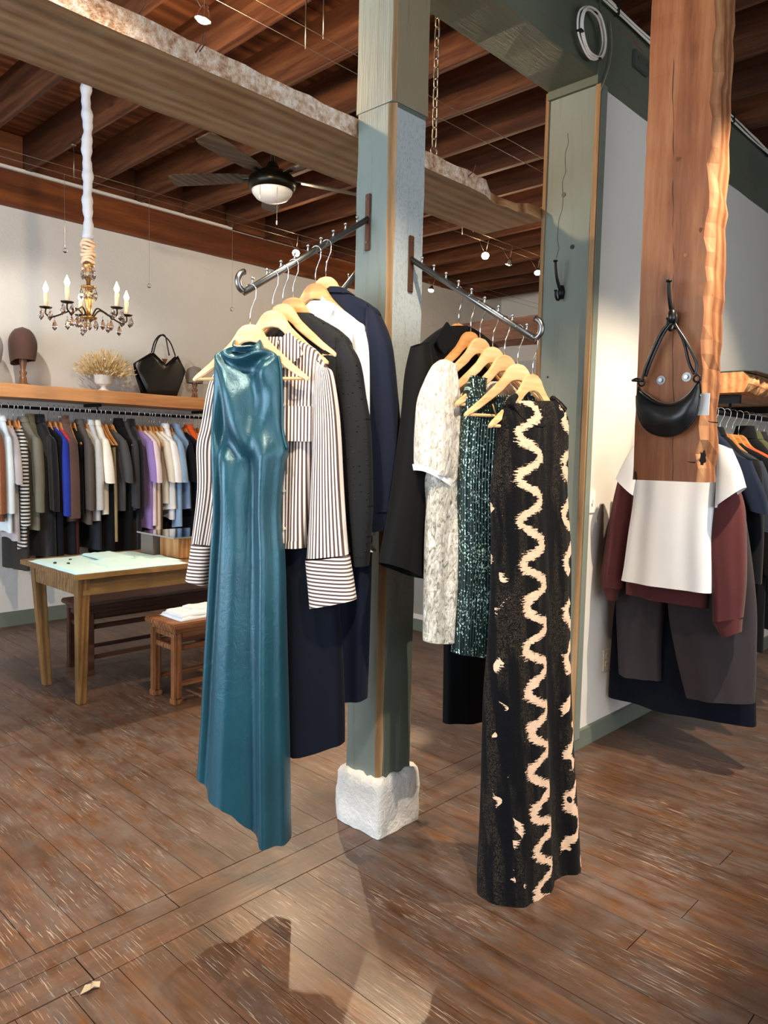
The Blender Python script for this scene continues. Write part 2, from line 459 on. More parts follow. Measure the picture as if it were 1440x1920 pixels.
# walls
wb = struct(MB().box((WX0, WY1, 0), (WX1, WY1+.15, ZD+.1)).build('wall_back', M['plaster']))
wf = struct(MB().box((WX1, WY0, 0), (WX1+.15, WY1+.15, ZD+.1)).build('wall_far', M['drywall']))
wr = struct(MB().box((3.413, 1.865, 0), (WX1, 1.985, 3.31)).build('wall_right', M['drywall']))
wl = MB()
for a, b in (((WX0-.15, WY0, 0), (WX0, WY1, .45)), ((WX0-.15, WY0, 3.05), (WX0, WY1, ZD+.1)), ((WX0-.15, 5.6, .45), (WX0, WY1, 3.05)), ((WX0-.15, WY0, .45), (WX0, .2, 3.05))): wl.box(a, b)
struct(wl.build('wall_left', M['drywall']))
wn = MB()
for a, b in (((WX0, WY0-.15, 0), (WX1, WY0, .45)), ((WX0, WY0-.15, 3.05), (WX1, WY0, ZD+.1)), ((4.2, WY0-.15, .45), (WX1, WY0, 3.05)), ((WX0, WY0-.15, .45), (-1.0, WY0, 3.05))): wn.box(a, b)
struct(wn.build('wall_near', M['drywall']))
_t = NT('window_glass'); _t.set(base=(1, 1, 1, 1), trans=1.0, rough=0.0, ior=1.45); PANE = _t.m
def window(name, ax, u0, u1, c):
    w = MB()
    def bx(a0, a1, z0, z1):
        if ax == 'X': w.box((c-.10, a0, z0), (c-.05, a1, z1))
        else: w.box((a0, c-.10, z0), (a1, c-.05, z1))
    n = 4
    for i in range(n+1):
        u = u0+(u1-u0)*i/n; bx(max(u0, u-.03), min(u1, u+.03), .45, 3.05)
    bx(u0, u1, .45, .51); bx(u0, u1, 2.99, 3.05); bx(u0, u1, 2.3, 2.36)
    wo = struct(w.build(name, M['paint_grey']))
    for i in range(n):
        ua, ub = u0+(u1-u0)*i/n+.03, u0+(u1-u0)*(i+1)/n-.03
        for za, zb in ((.51, 2.3), (2.36, 2.99)):
            pb = MB()
            if ax == 'X': pb.box((c-.078, ua, za), (c-.072, ub, zb))
            else: pb.box((ua, c-.078, za), (ub, c-.072, zb))
            pb.build('pane', PANE, wo)
window('window_1', 'X', .2, 5.6, WX0)
window('window_2', 'Y', -1.0, 4.2, WY0)

# baseboards
struct(MB().box((WX0, WY1-.02, 0), (WX1, WY1, .12)).build('baseboard_back', M['paint_base']))
struct(MB().box((3.335, 1.845, 0), (WX1, 1.865, .095)).build('baseboard_right', M['paint_base']))
struct(MB().box((WX1-.02, WY0, 0), (WX1, WY1, .12)).build('baseboard_far', M['paint_base']))

# ledger timber along the back wall, with pale trim strip on top
mb = MB(); timber(mb, (WX0, WY1-.06, 3.39), (7.0, WY1, 3.66), 'X', 30, .003, 3)
lg = mb.build('trim_1', M['ledger']); struct(lg)
struct(MB().box((WX0, WY1-.085, 3.662), (4.4, WY1-.055, 3.684)).build('trim_2', M['drywall']))

# header beam over the posts and partition
mb = MB(); timber(mb, (.2, 1.868, 3.31), (3.34, 2.13, 3.68), 'X', 16, .004, 5)
hd = thing('header_beam', 'dark green painted header beam carrying the ceiling joists over the posts', 'beam', (1.5, 2, 3.31))
mb.build('near_timber', M['paint_header'], hd)
mb = MB(); timber(mb, (3.343, 1.858, 3.27), (WX1, 2.13, 3.68), 'X', 24, .003, 6); mb.build('wall_timber', M['paint_header'], hd)

# ------------------------------------------------------------------ middle post
p1 = thing('timber_post', 'tall worn blue-grey painted timber post standing on a white plaster block', 'post', (2.14, 2.05, 0))
def postmesh(x0, x1, y0, y1, z0, z1, ch=.022, seg=18, jit=.0015, seed=1):
    mb = MB(); rn = random.Random(seed); base = 0
    for i in range(seg+1):
        z = z0+(z1-z0)*i/seg; q = lambda: rn.uniform(-jit, jit); c = ch+rn.uniform(-.005, .004)
        for p in ((x0, y0+c), (x0+c, y0), (x1-c*.4, y0), (x1, y0+c*.4), (x1, y1-c*.4), (x1-c*.4, y1), (x0+c*.55, y1), (x0, y1-c*.55)): mb.vert((p[0]+q(), p[1]+q(), z))
    for i in range(seg):
        for j in range(8):
            # edge j->j+1 : 0 near corner chamfer, 1 the -Y face, 6 far-left chamfer, 7 the -X face
            mi = {0: 2, 1: 1, 6: 2, 7: 0}.get(j, 0)
            if j in (2, 4): mi = 2
            mb.face((i*8+j, i*8+(j+1) % 8, i*8+8+(j+1) % 8, i*8+8+j), mi)
    mb.face(range(8)[::-1], 0); mb.face([seg*8+j for j in range(8)], 0)
    return mb
postmesh(2.042, 2.232, 1.953, 2.146, .2, 2.775).build('lower_timber', [M['paint_blue'], M['paint_white'], M['bare']], p1)
postmesh(2.041, 2.234, 1.950, 2.148, 2.777, 3.945, .012, 8, .002, 3).build('upper_timber', [M['paint_blue'], M['paint_brown'], M['bare']], p1)
# plaster foot
mb = MB(); rn = random.Random(4); n = 9
cx0, cx1, cy0, cy1 = 2.018, 2.262, 1.926, 2.17
rings = []
for i in range(10):
    z = .001+.232*i/9; ring = []
    for e in range(4):
        for k in range(n):
            f = k/n
            p = [(cx0+(cx1-cx0)*f, cy0), (cx1, cy0+(cy1-cy0)*f), (cx1-(cx1-cx0)*f, cy1), (cx0, cy1-(cy1-cy0)*f)][e]
            j = .0042; corner = .004 if k == 0 else 0
            c = Vector(((cx0+cx1)/2, (cy0+cy1)/2, 0)); v = Vector((p[0], p[1], 0)); d = (c-v).normalized()
            v += d*(corner+rn.uniform(-j, j)+(.012 if i == 9 else 0)+(.004 if i == 0 else 0))
            ring.append(mb.vert((v.x, v.y, z+(rn.uniform(-.012, .004) if i == 9 else 0))))
    rings.append(ring)
for i in range(9):
    for k in range(36): mb.face((rings[i][k], rings[i][(k+1) % 36], rings[i+1][(k+1) % 36], rings[i+1][k]))
tp = []
for k in range(36):
    v = mb.v[rings[9][k]]; c = Vector(((cx0+cx1)/2, (cy0+cy1)/2, v.z)); tp.append(mb.vert(v+(c-v)*.25))
for k in range(36): mb.face((rings[9][k], rings[9][(k+1) % 36], tp[(k+1) % 36], tp[k]))
mb.face(tp)
mb.build('plaster_foot', M['white_base'], p1, smooth=True)

# ------------------------------------------------------------------ second post at the wall end
p2 = thing('timber_post', 'grey-green painted timber post at the end of the white partition wall', 'post', (3.38, 2.0, 0))
mb = postmesh(3.362, 3.408, 1.872, 2.14, .0, 3.309, .006, 14, .001, 9)
mb.build('post_timber', [M['paint_grey'], M['paint_grey'], M['bare']], p2)
MB().box((3.352, 1.846, .096), (3.364, 1.872, 3.27)).build('corner_strip', M['bare'], p2)
MB().box((3.364, 1.842, .06), (3.412, 1.8715, 3.27)).build('side_trim', M['paint_grey'], p2)
MB().box((3.352, 2.128, .0), (3.366, 2.146, 3.309)).build('edge_strip', M['bare'], p2)
for (px, py) in ((1057, 365), (1073, 463)):
    c = onx(px, py, 3.361); MB().tube([c+Vector((-.0022, 0, 0)), c+Vector((.004, 0, 0))], .011, 14).build('bolt_hole', M['black_plastic'], p2)
for (px, py) in ((1027, 707),):
    c = onx(px, py, 3.361); MB().tube([c+Vector((-.0015, 0, 0)), c+Vector((.004, 0, 0))], .006, 10).build('bolt_hole', M['black_plastic'], p2)
# long crack down the face
cr = [onx(1065+random.uniform(-3, 3)+(i*-1.6), 250+i*18, 3.3605) for i in range(14)]
MB().tube(cr, .0008, 4).build('crack', M['black_plastic'], p2)

# ------------------------------------------------------------------ suspended plank with chain
pk = thing('suspended_plank', 'long heavy rough-edged plank hung level behind the posts', 'beam', (1.5, 2.34, 2.70))
mb = MB(); rn = random.Random(11)
segs = 70; xa, xb = -1.6, 3.38
N0 = len(mb.v)
for i in range(segs+1):
    X = xa+(xb-xa)*i/segs
    brk = 2.93 < X < 3.2
    zt = 2.772+rn.uniform(-.004, .004)-(.035 if brk else 0)-(.018 if X >= 3.2 else 0)
    yn = 2.15+rn.uniform(-.003, .003)+(.02+rn.uniform(0, .02) if brk else 0)
    for p in ((yn, 2.70+rn.uniform(-.002, .002)), (2.535+rn.uniform(-.004, .004), 2.70), (2.535, 2.772), (yn+rn.uniform(0, .004), zt)): mb.vert((X, p[0], p[1]))
for i in range(segs):
    for j in range(4): mb.face((i*4+j, i*4+(j+1) % 4, i*4+4+(j+1) % 4, i*4+4+j), {0: 0, 3: 1}.get(j, 0) if xa+(xb-xa)*i/segs < 2.9 or j != 3 else 2)
mb.face((0, 3, 2, 1), 0); e = segs*4; mb.face((e, e+1, e+2, e+3), 0)
mb.build('plank', [M['plank'], M['plank_edge'], M['live_edge']], pk)
for (px, py, dx) in ((262, 22, .01), (367, 97, .004), (375, 95, -.004), (878, 330, .006)):
    c = ony(px, py, 2.149); MB().tube([c+Vector((0, .02, -.01)), c+Vector((0, -.03, .012)), c+Vector((dx, -.036, .04))], .0022, 6).build('nail', M['rust'], pk)
CHY = 2.185; CHX = ony(814, 285, CHY).x
ch = thing('chain', 'steel link chain holding up the rough plank beside the post', 'chain', (CHX, CHY, 2.77))
z = 2.80
mb = MB(); mb.tube([(CHX+.02*math.cos(a*PI/8), CHY, z+.02*math.sin(a*PI/8)) for a in range(16)], .004, 8, closed=True); mb.build('eye_bolt', M['wire'], ch, True)
MB().tube([(CHX, CHY, 2.771), (CHX, CHY, 2.782)], .004, 8).build('eye_shank', M['wire'], ch)
z = 2.838; i = 0
while z < 3.62:
    mb = MB(); pts = []
    for a in range(16):
        th = 2*PI*a/16; lx = .0115*math.cos(th); lz = .013*(1 if math.sin(th) > 0 else -1)*1.0+.0115*math.sin(th)
        pts.append((CHX+(lx if i % 2 == 0 else 0), CHY+(0 if i % 2 == 0 else lx), z+lz))
    mb.tube(pts, .0033, 6, closed=True); mb.build('chain_link', M['wire'], ch, True)
    z += .0415; i += 1
MB().tube([(CHX, CHY, z-.02), (CHX, CHY, 3.945)], .004, 8).build('hanger_rod', M['wire'], ch)

# ------------------------------------------------------------------ rough fir slab hanging from the ceiling on the right
sl = thing('hanging_timber', 'reddish fir timber hanging from the ceiling with black nails and charred edges', 'timber', (3.02, 1.24, 1.41))
mb = MB(); rn = random.Random(21); seg = 46; y0, y1, xa, xb = 1.122, 1.402, 2.95, 3.10
for i in range(seg+1):
    z = 1.412+(3.944-1.412)*i/seg; j = lambda a=.002: rn.uniform(-a, a)
    rag = .006+abs(j(.012))
    yl = y1+.03*(z-1.41)/2.0*.55; yr = y0+.035*(z-1.41)/2.0*.8
    for p in ((xa+j(), yl), (xb, yl), (xb+j(.004), yr+j(.006)), (xa+rag+.02, yr-.004+j(.008)), (xa+j(), yr+rag*1.6)): mb.vert((p[0], p[1]+j(.0015), z))
for i in range(seg):
    for q in range(5): mb.face((i*5+q, i*5+(q+1) % 5, i*5+5+(q+1) % 5, i*5+5+q), {2: 1, 3: 1}.get(q, 0))
mb.face((0, 4, 3, 2, 1), 0); e = seg*5; mb.face([e+q for q in range(5)], 0)
mb.build('slab', [M['slab'], M['slab_edge']], sl)
M['char'] = plain('charred_wood', '1f1410', .8)
def blotch(name, px, py, w, h, X, mat, parent, seed=0, n=18, thick=.001):
    c = onx(px, py, X); rn = random.Random(seed); pts = []
    for a in range(n):
        th = 2*PI*a/n; r_ = rn.uniform(.6, 1.1); pts.append((math.cos(th)*w*r_, math.sin(th)*h*r_))
    MB().prism(pts, thick, (c, (0, -1, 0), (0, 0, 1), (-1, 0, 0))).build(name, mat, parent)
blotch('char_mark', 1318, 858, .014, .034, 2.9487, M['char'], sl, 3)
blotch('char_mark', 1192, 892, .008, .022, 2.9487, M['char'], sl, 4)
blotch('knot', 1235, 853, .011, .016, 2.9487, M['slab_edge'], sl, 5)
blotch('knot', 1272, 298, .013, .011, 2.9487, M['slab_edge'], sl, 6)
blotch('knot', 1286, 478, .012, .010, 2.9487, M['slab_edge'], sl, 7)
blotch('knot', 1314, 431, .008, .012, 2.9487, M['slab_edge'], sl, 8)
MB().tube([onx(1262, 60+i*30, 2.9497)+Vector((0, rn.uniform(-.004, .004), 0)) for i in range(29)], .0011, 4).build('crack', M['char'], sl)
for (px, py) in ((1240, 713), (1288, 707)):
    c = onx(px, py, 2.95); b = MB(); b.tube([c, c+Vector((-.004, 0, 0))], .0185, 20); w = b.build('washer', M['darksteel'], sl)
    b = MB(); b.tube([c+Vector((-.004, 0, 0)), c+Vector((-.012, 0, 0))], .0085, 6); b.build('bolt_head', M['steel'], sl)
for (px, py) in ((1303, 867), (1342, 792)):
    c = onx(px, py, 2.945); MB().tube([c+Vector((.02, 0, 0)), c+Vector((-.015, .004, 0)), c+Vector((-.022, .02, .004))], .0025, 6).build('bent_nail', M['iron'], sl)

# partition with shelf seen between the posts
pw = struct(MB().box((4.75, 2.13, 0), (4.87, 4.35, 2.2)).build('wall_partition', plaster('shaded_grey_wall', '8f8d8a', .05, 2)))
struct(MB().box((4.73, 2.13, 0), (4.75, 4.35, .10)).build('baseboard_partition', M['paint_base']))
struct(MB().box((4.735, 2.13, .10), (4.75, 4.35, .14)).build('trim_4', M['drywall']))
bs = thing('wall_shelf', 'dark rough timber shelf standing over the far partition between the posts', 'shelf', (4.8, 2.9, 2.2))
mb = MB(); timber(mb, (4.62, 2.15, 2.34), (4.90, 3.68, 2.50), 'Y', 14, .005, 33); mb.build('shelf_timber', wood('dark_rough_shelf', '3a2418', '6b4a38', '8d6a55', 'Y', 1.2, .75, .9, var=.02), bs)
for yy in (2.3, 2.95, 3.55): MB().box((4.76, yy, 2.2), (4.84, yy+.08, 2.345)).build('support_block', M['iron'], bs)

# ------------------------------------------------------------------ fabrics
def satin():
    t = NT('teal_satin'); co = t.coord()
    n = t.noise(co, 5, 4); cr = t.noise(t.mapping(co, scale=(1, 1, .6)), 38, 5, .65, 1.2); fine = t.noise(co, 400, 2)
    t.color(t.mix(n, lin('073848'), lin('0d5668')))
    t.bump(t.math('ADD', t.math('MULTIPLY', cr, 1.0), t.math('MULTIPLY', fine, .15)),   .24, .007)
    t.link(t.math('ADD', .29, t.math('MULTIPLY', cr, .14)), t.b.inputs['Roughness'])
    t.set(spec=.8, sheen=.05, metal=.35, aniso=.3); return t.m
M['satin'] = satin()
def striped(name, axis, period, base, dark, duty=.42, noise_w=.0):
    t = NT(name); uv = t.coord('UV'); s_ = t.sep(uv)[0 if axis == 'U' else 1]
    f = t.math('FRACT', t.math('MULTIPLY', s_, 1/period))
    k = t.math('LESS_THAN', f, duty)
    n = t.noise(t.coord(), 350, 2)
    t.color(t.mix(k, t.mix(n, tuple(v*.94 for v in lin(base)[:3])+(1,), lin(base)), lin(dark)))
    t.bump(n, .15, .002); t.set(rough=.75, spec=.3, sheen=.1); return t.m
M['stripe'] = striped('brown_white_stripe', 'U', .0125, 'ece0d6', '54413f', .48)
M['stripe_h'] = striped('brown_white_stripe_cuff', 'V', .0125, 'ece0d6', '54413f', .48)
M['knit_stripe'] = striped('black_white_knit_stripe', 'V', .028, 'cfcdc8', '1b1b1d', .5)
def dotted():
    t = NT('black_dotted_chiffon'); uv = t.coord('UV')
    v = t.new('ShaderNodeTexVoronoi', Scale=46, Randomness=.35); t.link(uv, v.inputs['Vector'])
    d = t.ramp(v.outputs['Distance'], [(.13, (1, 1, 1)), (.2, (0, 0, 0))])
    t.color(t.mix(d, lin('101215'), lin('010102'))); t.bump(d, .9, .01)
    t.link(t.math('SUBTRACT', .75, t.math('MULTIPLY', d, .35)), t.b.inputs['Roughness']); t.set(spec=.25, sheen=.03); return t.m
M['dotted'] = dotted()
M['shirt_blue'] = cloth('pale_blue_linen', 'd3dbe2', .85, .05, .3, 300)
M['white_cotton'] = cloth('white_cotton', 'eeefF0'.lower(), .9, .03, .2, 300)
M['navy_wool'] = cloth('navy_suiting', '111829', .7, .12, .15, 420, .05)
M['navy_deep'] = cloth('deep_navy_crepe', '090e1a', .75, .15, .15, 420, .03)
M['black_wool'] = cloth('black_suiting', '070708', .7, .1, .15, 420, .03)
M['black_crepe'] = cloth('black_crepe', '060709', .75, .1, .12, 420, .02)
def metallic_crinkle(name, dark, light):
    t = NT(name); uv = t.coord('UV')
    v = t.new('ShaderNodeTexVoronoi', Scale=26, feature='SMOOTH_F1'); t.link(t.mapping(uv, scale=(2.4, 1, 1)), v.inputs['Vector'])
    n = t.noise(t.mapping(uv, scale=(2.2, 1, 1)), 30, 6, .7, 1.5)
    h = t.math('ADD', v.outputs['Distance'], n)
    t.color(t.ramp(n, [(.34, lin(dark)), (.47, lin(light)), (.64, lin('f4f0ea'))])); t.bump(h, .7, .018)
    t.set(rough=.38, metal=.12, spec=.6); return t.m
M['silver_blouse'] = metallic_crinkle('iridescent_crinkle_blouse', 'a8977f', 'e6ddd0')
M['silver_skirt'] = metallic_crinkle('silver_foil_crinkle', '5c5648', 'c4beae')
def sequin():
    t = NT('green_sequin'); uv = t.coord('UV')
    v = t.new('ShaderNodeTexVoronoi', Scale=230); t.link(t.mapping(uv, scale=(1.3, 1, 1)), v.inputs['Vector'])
    rib = t.math('FRACT', t.math('MULTIPLY', t.sep(uv)[0], 90)); ribm = t.ramp(rib, [(.0, (0, 0, 0)), (.25, (1, 1, 1)), (.8, (1, 1, 1)), (1, (0, 0, 0))])
    g = t.sep(v.outputs['Color'])[0]
    patch = t.noise(uv, 7, 4)
    sel = t.math('MULTIPLY', t.math('GREATER_THAN', t.math('ADD', g, t.math('MULTIPLY', patch, .7)), 1.2), ribm)
    t.color(t.mix(sel, t.mix(ribm, lin('030b0b'), lin('0e2a27')), lin('b9dcd3')))  # pale cells are sequin sparkles painted into the base colour
    nv = t.new('ShaderNodeNormalMap') if False else None
    t.bump(t.math('ADD', t.math('MULTIPLY', g, 1.0), t.math('MULTIPLY', ribm, .6)), 1.0, .006)
    t.set(rough=.3, metal=.5, spec=.7); return t.m
M['sequin'] = sequin()
M['green_satin'] = plain('green_satin_lining', '16342e', .35)
def lace():
    """black corded lace over a nude ground, with cream serpentine applique"""
    t = NT('black_lace_cream_snake'); uv = t.coord('UV'); s_ = t.sep(uv); u, v = s_[0], s_[1]
    jag = t.noise(uv, 85, 3, .7); wob = t.noise(uv, 9, 2)
    wob2 = t.noise(t.mapping(uv, scale=(2, 11, 1)), 1.0, 1)
    spike = t.noise(t.mapping(uv, scale=(28, 190, 1)), 1.0, 3, .7)
    def snake(u0, amp, per, ph, w):
        arg = t.math('ADD', t.math('MULTIPLY', v, 2*PI/per), ph)
        arg = t.math('ADD', arg, t.math('MULTIPLY', t.math('SUBTRACT', wob, .5), 1.6))
        d = t.math('ABSOLUTE', t.math('SUBTRACT', t.math('SUBTRACT', u, u0), t.math('MULTIPLY', t.math('MULTIPLY', t.math('SINE', arg), amp), t.math('ADD', .55, t.math('MULTIPLY', wob2, .95)))))
        sl = t.math('MULTIPLY', t.math('COSINE', arg), amp*2*PI/per)
        d = t.math('DIVIDE', d, t.math('SQRT', t.math('ADD', 1.0, t.math('MULTIPLY', sl, sl))))
        d = t.math('ADD', d, t.math('MULTIPLY', t.math('SUBTRACT', spike, .5), .06))
        d = t.math('ADD', d, t.math('MULTIPLY', t.math('SUBTRACT', jag, .5), .018))
        return t.math('LESS_THAN', d, w)
    gate = t.math('GREATER_THAN', t.noise(t.mapping(uv, scale=(1, 1, 1), loc=(3, 8, 0)), 9, 1), .47)
    gate3 = t.math('GREATER_THAN', t.noise(t.mapping(uv, scale=(1, 1, 1), loc=(5, 2, 0)), 12, 1), .54)
    k2 = t.math('MULTIPLY', t.math('MAXIMUM', snake(.165, .045, .17, 1.4, .019), t.math('MULTIPLY', snake(-.225, .03, .2, 2.2, .013), gate3)), gate)
    k = t.math('MAXIMUM', snake(-.075, .046, .140, .3, .0155), k2)
    band = t.noise(t.mapping(uv, scale=(1.6, .22, 1)), 12, 3)
    vo = t.new('ShaderNodeTexVoronoi', Scale=75, feature='DISTANCE_TO_EDGE'); t.link(uv, vo.inputs['Vector'])
    curl = t.noise(uv, 95, 3, .6, 3.0)
    hole = t.math('MULTIPLY', t.ramp(curl, [(.5, (0, 0, 0)), (.56, (1, 1, 1))]), t.ramp(band, [(.47, (0, 0, 0)), (.56, (1, 1, 1))]))
    c = t.mix(t.math('MULTIPLY', hole, .26), lin('05060a'), lin('6a5c48'))
    cream = t.mix(jag, lin('d7a983'), lin('f6dcc4'))
    c = t.mix(k, c, cream); t.color(c)
    t.bump(t.math('ADD', t.math('MULTIPLY', k, 1.2), t.math('ADD', curl, t.math('MULTIPLY', jag, .5))), .7, .006)
    t.set(rough=.85, spec=.12, sheen=.03); return t.m
M['lace'] = lace()
M['hanger'] = wood('hanger_maple', 'c48f58', 'dfb27c', 'efcb9c', 'X', 3.0, .4, .1, .5, knots=False, var=.06)
M['hanger_dark'] = wood('hanger_amber', 'a8672f', 'c98a50', 'dba56b', 'X', 3.0, .4, .1, .5, knots=False, var=.10)
M['chrome'] = metal('chrome_hook', 'd8dadc', .15)

# ------------------------------------------------------------------ loft core (local x = width, y = depth with front at -y, z)
def loft(mb, rows, N=48, Mr=36, fold=None, flat=.62, uvc=False, hem=None, y0=0.0, yfn=None, close_top=False, mi=0, arc=False):
    """rows: (zl, xl, zr, xr, d) from top to bottom"""
    rs = cat_rom([tuple(r_) for r_ in rows], Mr); base = len(mb.v); wref = max(abs(r_[3]-r_[1]) for r_ in rows)/2
    for i, (zl, xl, zr, xr, d) in enumerate(rs):
        v = i/(Mr-1); cx = (xl+xr)/2; hw = (xr-xl)/2; yc = y0+(yfn(v) if yfn else 0)
        first = len(mb.v)
        for j in range(N):
            th = 2*PI*j/N; c, s = math.cos(th), math.sin(th)
            ux = math.copysign(abs(c)**.8, c); uy = math.copysign(abs(s)**flat, s)
            X = cx+ux*hw; Z = zl+(zr-zl)*(ux+1)/2; Y = yc+uy*d
            side = -1 if s < 0 else 1
            if fold:
                edge = 1-abs(ux)**4
                Y += fold(ux, v, side, X, Z)*edge
            if hem: Z += hem(ux, side)*max(0, (v-.75)/.25)**1.5
            mb.vert((X, Y, Z), (((ux*wref) if uvc else X), Z))
        if arc:
            jf = (3*N)//4; acc = 0
            for j in range(jf, jf+N//2):
                a_, b_ = first+j % N, first+(j+1) % N; mb.uv[a_] = (acc, mb.v[a_].z); acc += (mb.v[b_]-mb.v[a_]).length
            acc = 0
            for j in range(jf, jf-N//2, -1):
                a_, b_ = first+j % N, first+(j-1) % N
                if j != jf: mb.uv[a_] = (acc, mb.v[a_].z)
                acc -= (mb.v[b_]-mb.v[a_]).length
    for i in range(Mr-1):
        for j in range(N): mb.face((base+i*N+j, base+i*N+(j+1) % N, base+(i+1)*N+(j+1) % N, base+(i+1)*N+j), mi)
    if close_top: mb.face([base+j for j in range(N)], mi)
    return mb
def folds(k=5, amp=.012, p=1.0, ph=0.0, k2=11, a2=.3, lean=0.0):
    def f(u, v, side, X, Z):
        w = (v**p)
        return amp*w*(math.sin(k*u+ph+side*1.7+lean*v)+a2*math.sin(k2*u+ph*2.3+side+1.5*math.sin(3*v)))
    return f
class Frame:
    """vertical plane through the hook point; local x along the hanger"""
    def __init__(s, O, ang):
        s.O = Vector(O); s.ang = ang; s.a = Vector((math.cos(ang), math.sin(ang), 0)); s.n = Vector((math.sin(ang), -math.cos(ang), 0))
    def px(s, x, y, yo=0.0):
        o = s.O - s.n*yo*1.0; d = ray(x, y); t = (o-CO).dot(s.n)/d.dot(s.n); p = CO+d*t
        return (p-s.O).dot(s.a), p.z-s.O.z
    def rows(s, rows, yo=0.0):
        out = []
        for r_ in rows:
            if len(r_) == 4: y, xl, xr, d = r_; yl = yr = y
            else: yl, xl, yr, xr, d = r_
            a, za = s.px(xl, yl, yo); b, zb = s.px(xr, yr, yo); out.append((za, a, zb, b, d))
        return out

# ------------------------------------------------------------------ hangers
_up = [(0, 0), (.024, -.004), (.042, -.018), (.055, -.038), (.07, -.058), (.1, -.085), (.15, -.128), (.2, -.166), (.213, -.18)]
_lo = [(0, -.056), (.024, -.06), (.042, -.074), (.055, -.088), (.07, -.1), (.1, -.122), (.15, -.156), (.19, -.179), (.206, -.187)]
HD = -.118
HUP = [(-a, b+HD) for a, b in _up[:0:-1]]+[(a, b+HD) for a, b in _up]; HLO = [(-a, b+HD) for a, b in _lo[:0:-1]]+[(a, b+HD) for a, b in _lo]
hook_path = [(0, 0, HD-.002), (0, 0, HD+.035), (.003, 0, HD+.05), (.012, 0, HD+.07), (.019, 0, HD+.085)]+[(.021*math.cos(t), 0, .021*math.sin(t)-.009) for t in [-.35+.35*i for i in range(9)]]
_hm = {}
def hanger(label, O, ang, mat='hanger', bar=True, clips=False, group=None, scale=1.0):
    h = thing('coat_hanger', label, 'hanger', O, ang, group)
    key = (mat, bar, clips)
    if key not in _hm:
        L = []
        b = MB(); b.strip(HUP, HLO, .014, ((0, 0, 0), (1, 0, 0), (0, 0, 1), (0, 1, 0))); L.append(b.build('hanger_body', M[mat], h, local=True, bevel=.003))
        b = MB(); b.tube(hook_path, .0019, 7); L.append(b.build('hook', M['chrome'], h, True, local=True))
        if bar:
            b = MB(); b.tube([(-.196, 0, HD-.178), (.196, 0, HD-.178)], .0052, 8); L.append(b.build('trouser_bar', M[mat], h, True, local=True))
        if clips:
            for sx in (-.1, .1):
                b = MB(); z = HD-.2
                b.hexa([(sx-.016, -.009, z-.035), (sx+.016, -.009, z-.035), (sx+.016, .009, z-.035), (sx-.016, .009, z-.035)], [(sx-.006, -.006, z+.02), (sx+.006, -.006, z+.02), (sx+.006, .006, z+.02), (sx-.006, .006, z+.02)])
                L.append(b.build('clip', M['chrome'], h, local=True, bevel=.002))
        _hm[key] = [(o.name.split('.')[0], o.data) for o in L]
    else:
        for nm, me in _hm[key]:
            o = bpy.data.objects.new(nm, me); COL.objects.link(o); o.parent = h
    return h

def garment(name, label, cat, fr, group=None):
    return thing(name, label, cat, fr.O, fr.ang, group)
def part(root, name, fr, rows, mat, yo=0.0, N=48, Mr=36, **kw):
    mb = MB(); loft(mb, fr.rows(rows, yo), N, Mr, y0=yo, **kw); return mb.build(name, mat, root, True, local=True)

# ------------------------------------------------------------------ waterfall arms on the middle post
def arm(label, A, B, plate_c, plate_n, up_hook, side):
    t = thing('waterfall_rack', label, 'clothes rack', A)
    A = Vector(A); B = Vector(B); d = (B-A).normalized()
    b = MB(); b.tube([A, B], .011, 14); b.build('bar', M['darksteel'], t, True)
    # curled tip
    h = Vector((d.x, d.y, 0)).normalized(); pts = [B]
    for i in range(1, 11):
        th = -PI/2+.32+i*.26
        pts.append(B+h*(.034*math.cos(th)+.0)+Vector((0, 0, .034*math.sin(th)+.034))-h*.010)
    b = MB(); b.tube([B-d*.01]+pts[1:], .010, 12); b.build('curled_tip', M['darksteel'], t, True)
    b = MB()
    if side == 'X': b.box((plate_c.x-.008, plate_c.y-.0135, plate_c.z-.125), (plate_c.x, plate_c.y+.0135, plate_c.z+.085))
    else: b.box((plate_c.x-.0135, plate_c.y-.008, plate_c.z-.125), (plate_c.x+.0135, plate_c.y, plate_c.z+.085))
    p = b.build('wall_plate', M['rust'], t, bevel=.003)
    for dz in (-.095, .065):
        c = plate_c+Vector((0, 0, dz)); n_ = Vector((-1, 0, 0)) if side == 'X' else Vector((0, -1, 0))
        MB().tube([c+n_*.007, c+n_*.011], .005, 8).build('screw', M['steel'], p)
    L = (B-A).length; pins = 9; perp = Vector((0, 0, 1))
    for i in range(pins):
        c = A+d*(L*(.10+.105*i)); b = MB(); b.tube([c+Vector((0, 0, .008)), c+Vector((0, 0, .028))], .0036, 8)
        b.lathe([(.0036, 0), (.0065, .003), (.005, .008), (.0, .010)], c+Vector((0, 0, .026)), 10)
        b.build('stop_pin', M['steel'], t, True)
    return t
LA, LB = Vector((2.038, 2.068, 2.378)), Vector((1.475, 2.068, 2.012))
RA, RB = Vector((2.154, 1.949, 2.234)), Vector((2.154, 1.387, 1.885))
arm('steel display arm sloping down from the left face of the post, curled tip', LA, LB, Vector((2.041, 2.068, 2.385)), None, True, 'X')
arm('steel display arm sloping down from the right face of the post, curled tip', RA, RB, Vector((2.154, 1.952, 2.235)), None, True, 'Y')
_a = onx(661, 521, 2.13); _b = onx(641, 546, 2.13); _d = (_b-_a).normalized(); _A = _a+_d*((2.15-_a.y)/_d.y); _B = _A+_d*(.56/max(.3, math.hypot(_d.x, _d.y)))
arm('steel display arm behind the post, mostly hidden by the navy coat', _A, _B, Vector((2.13, 2.158, _A.z)), None, True, 'Y')
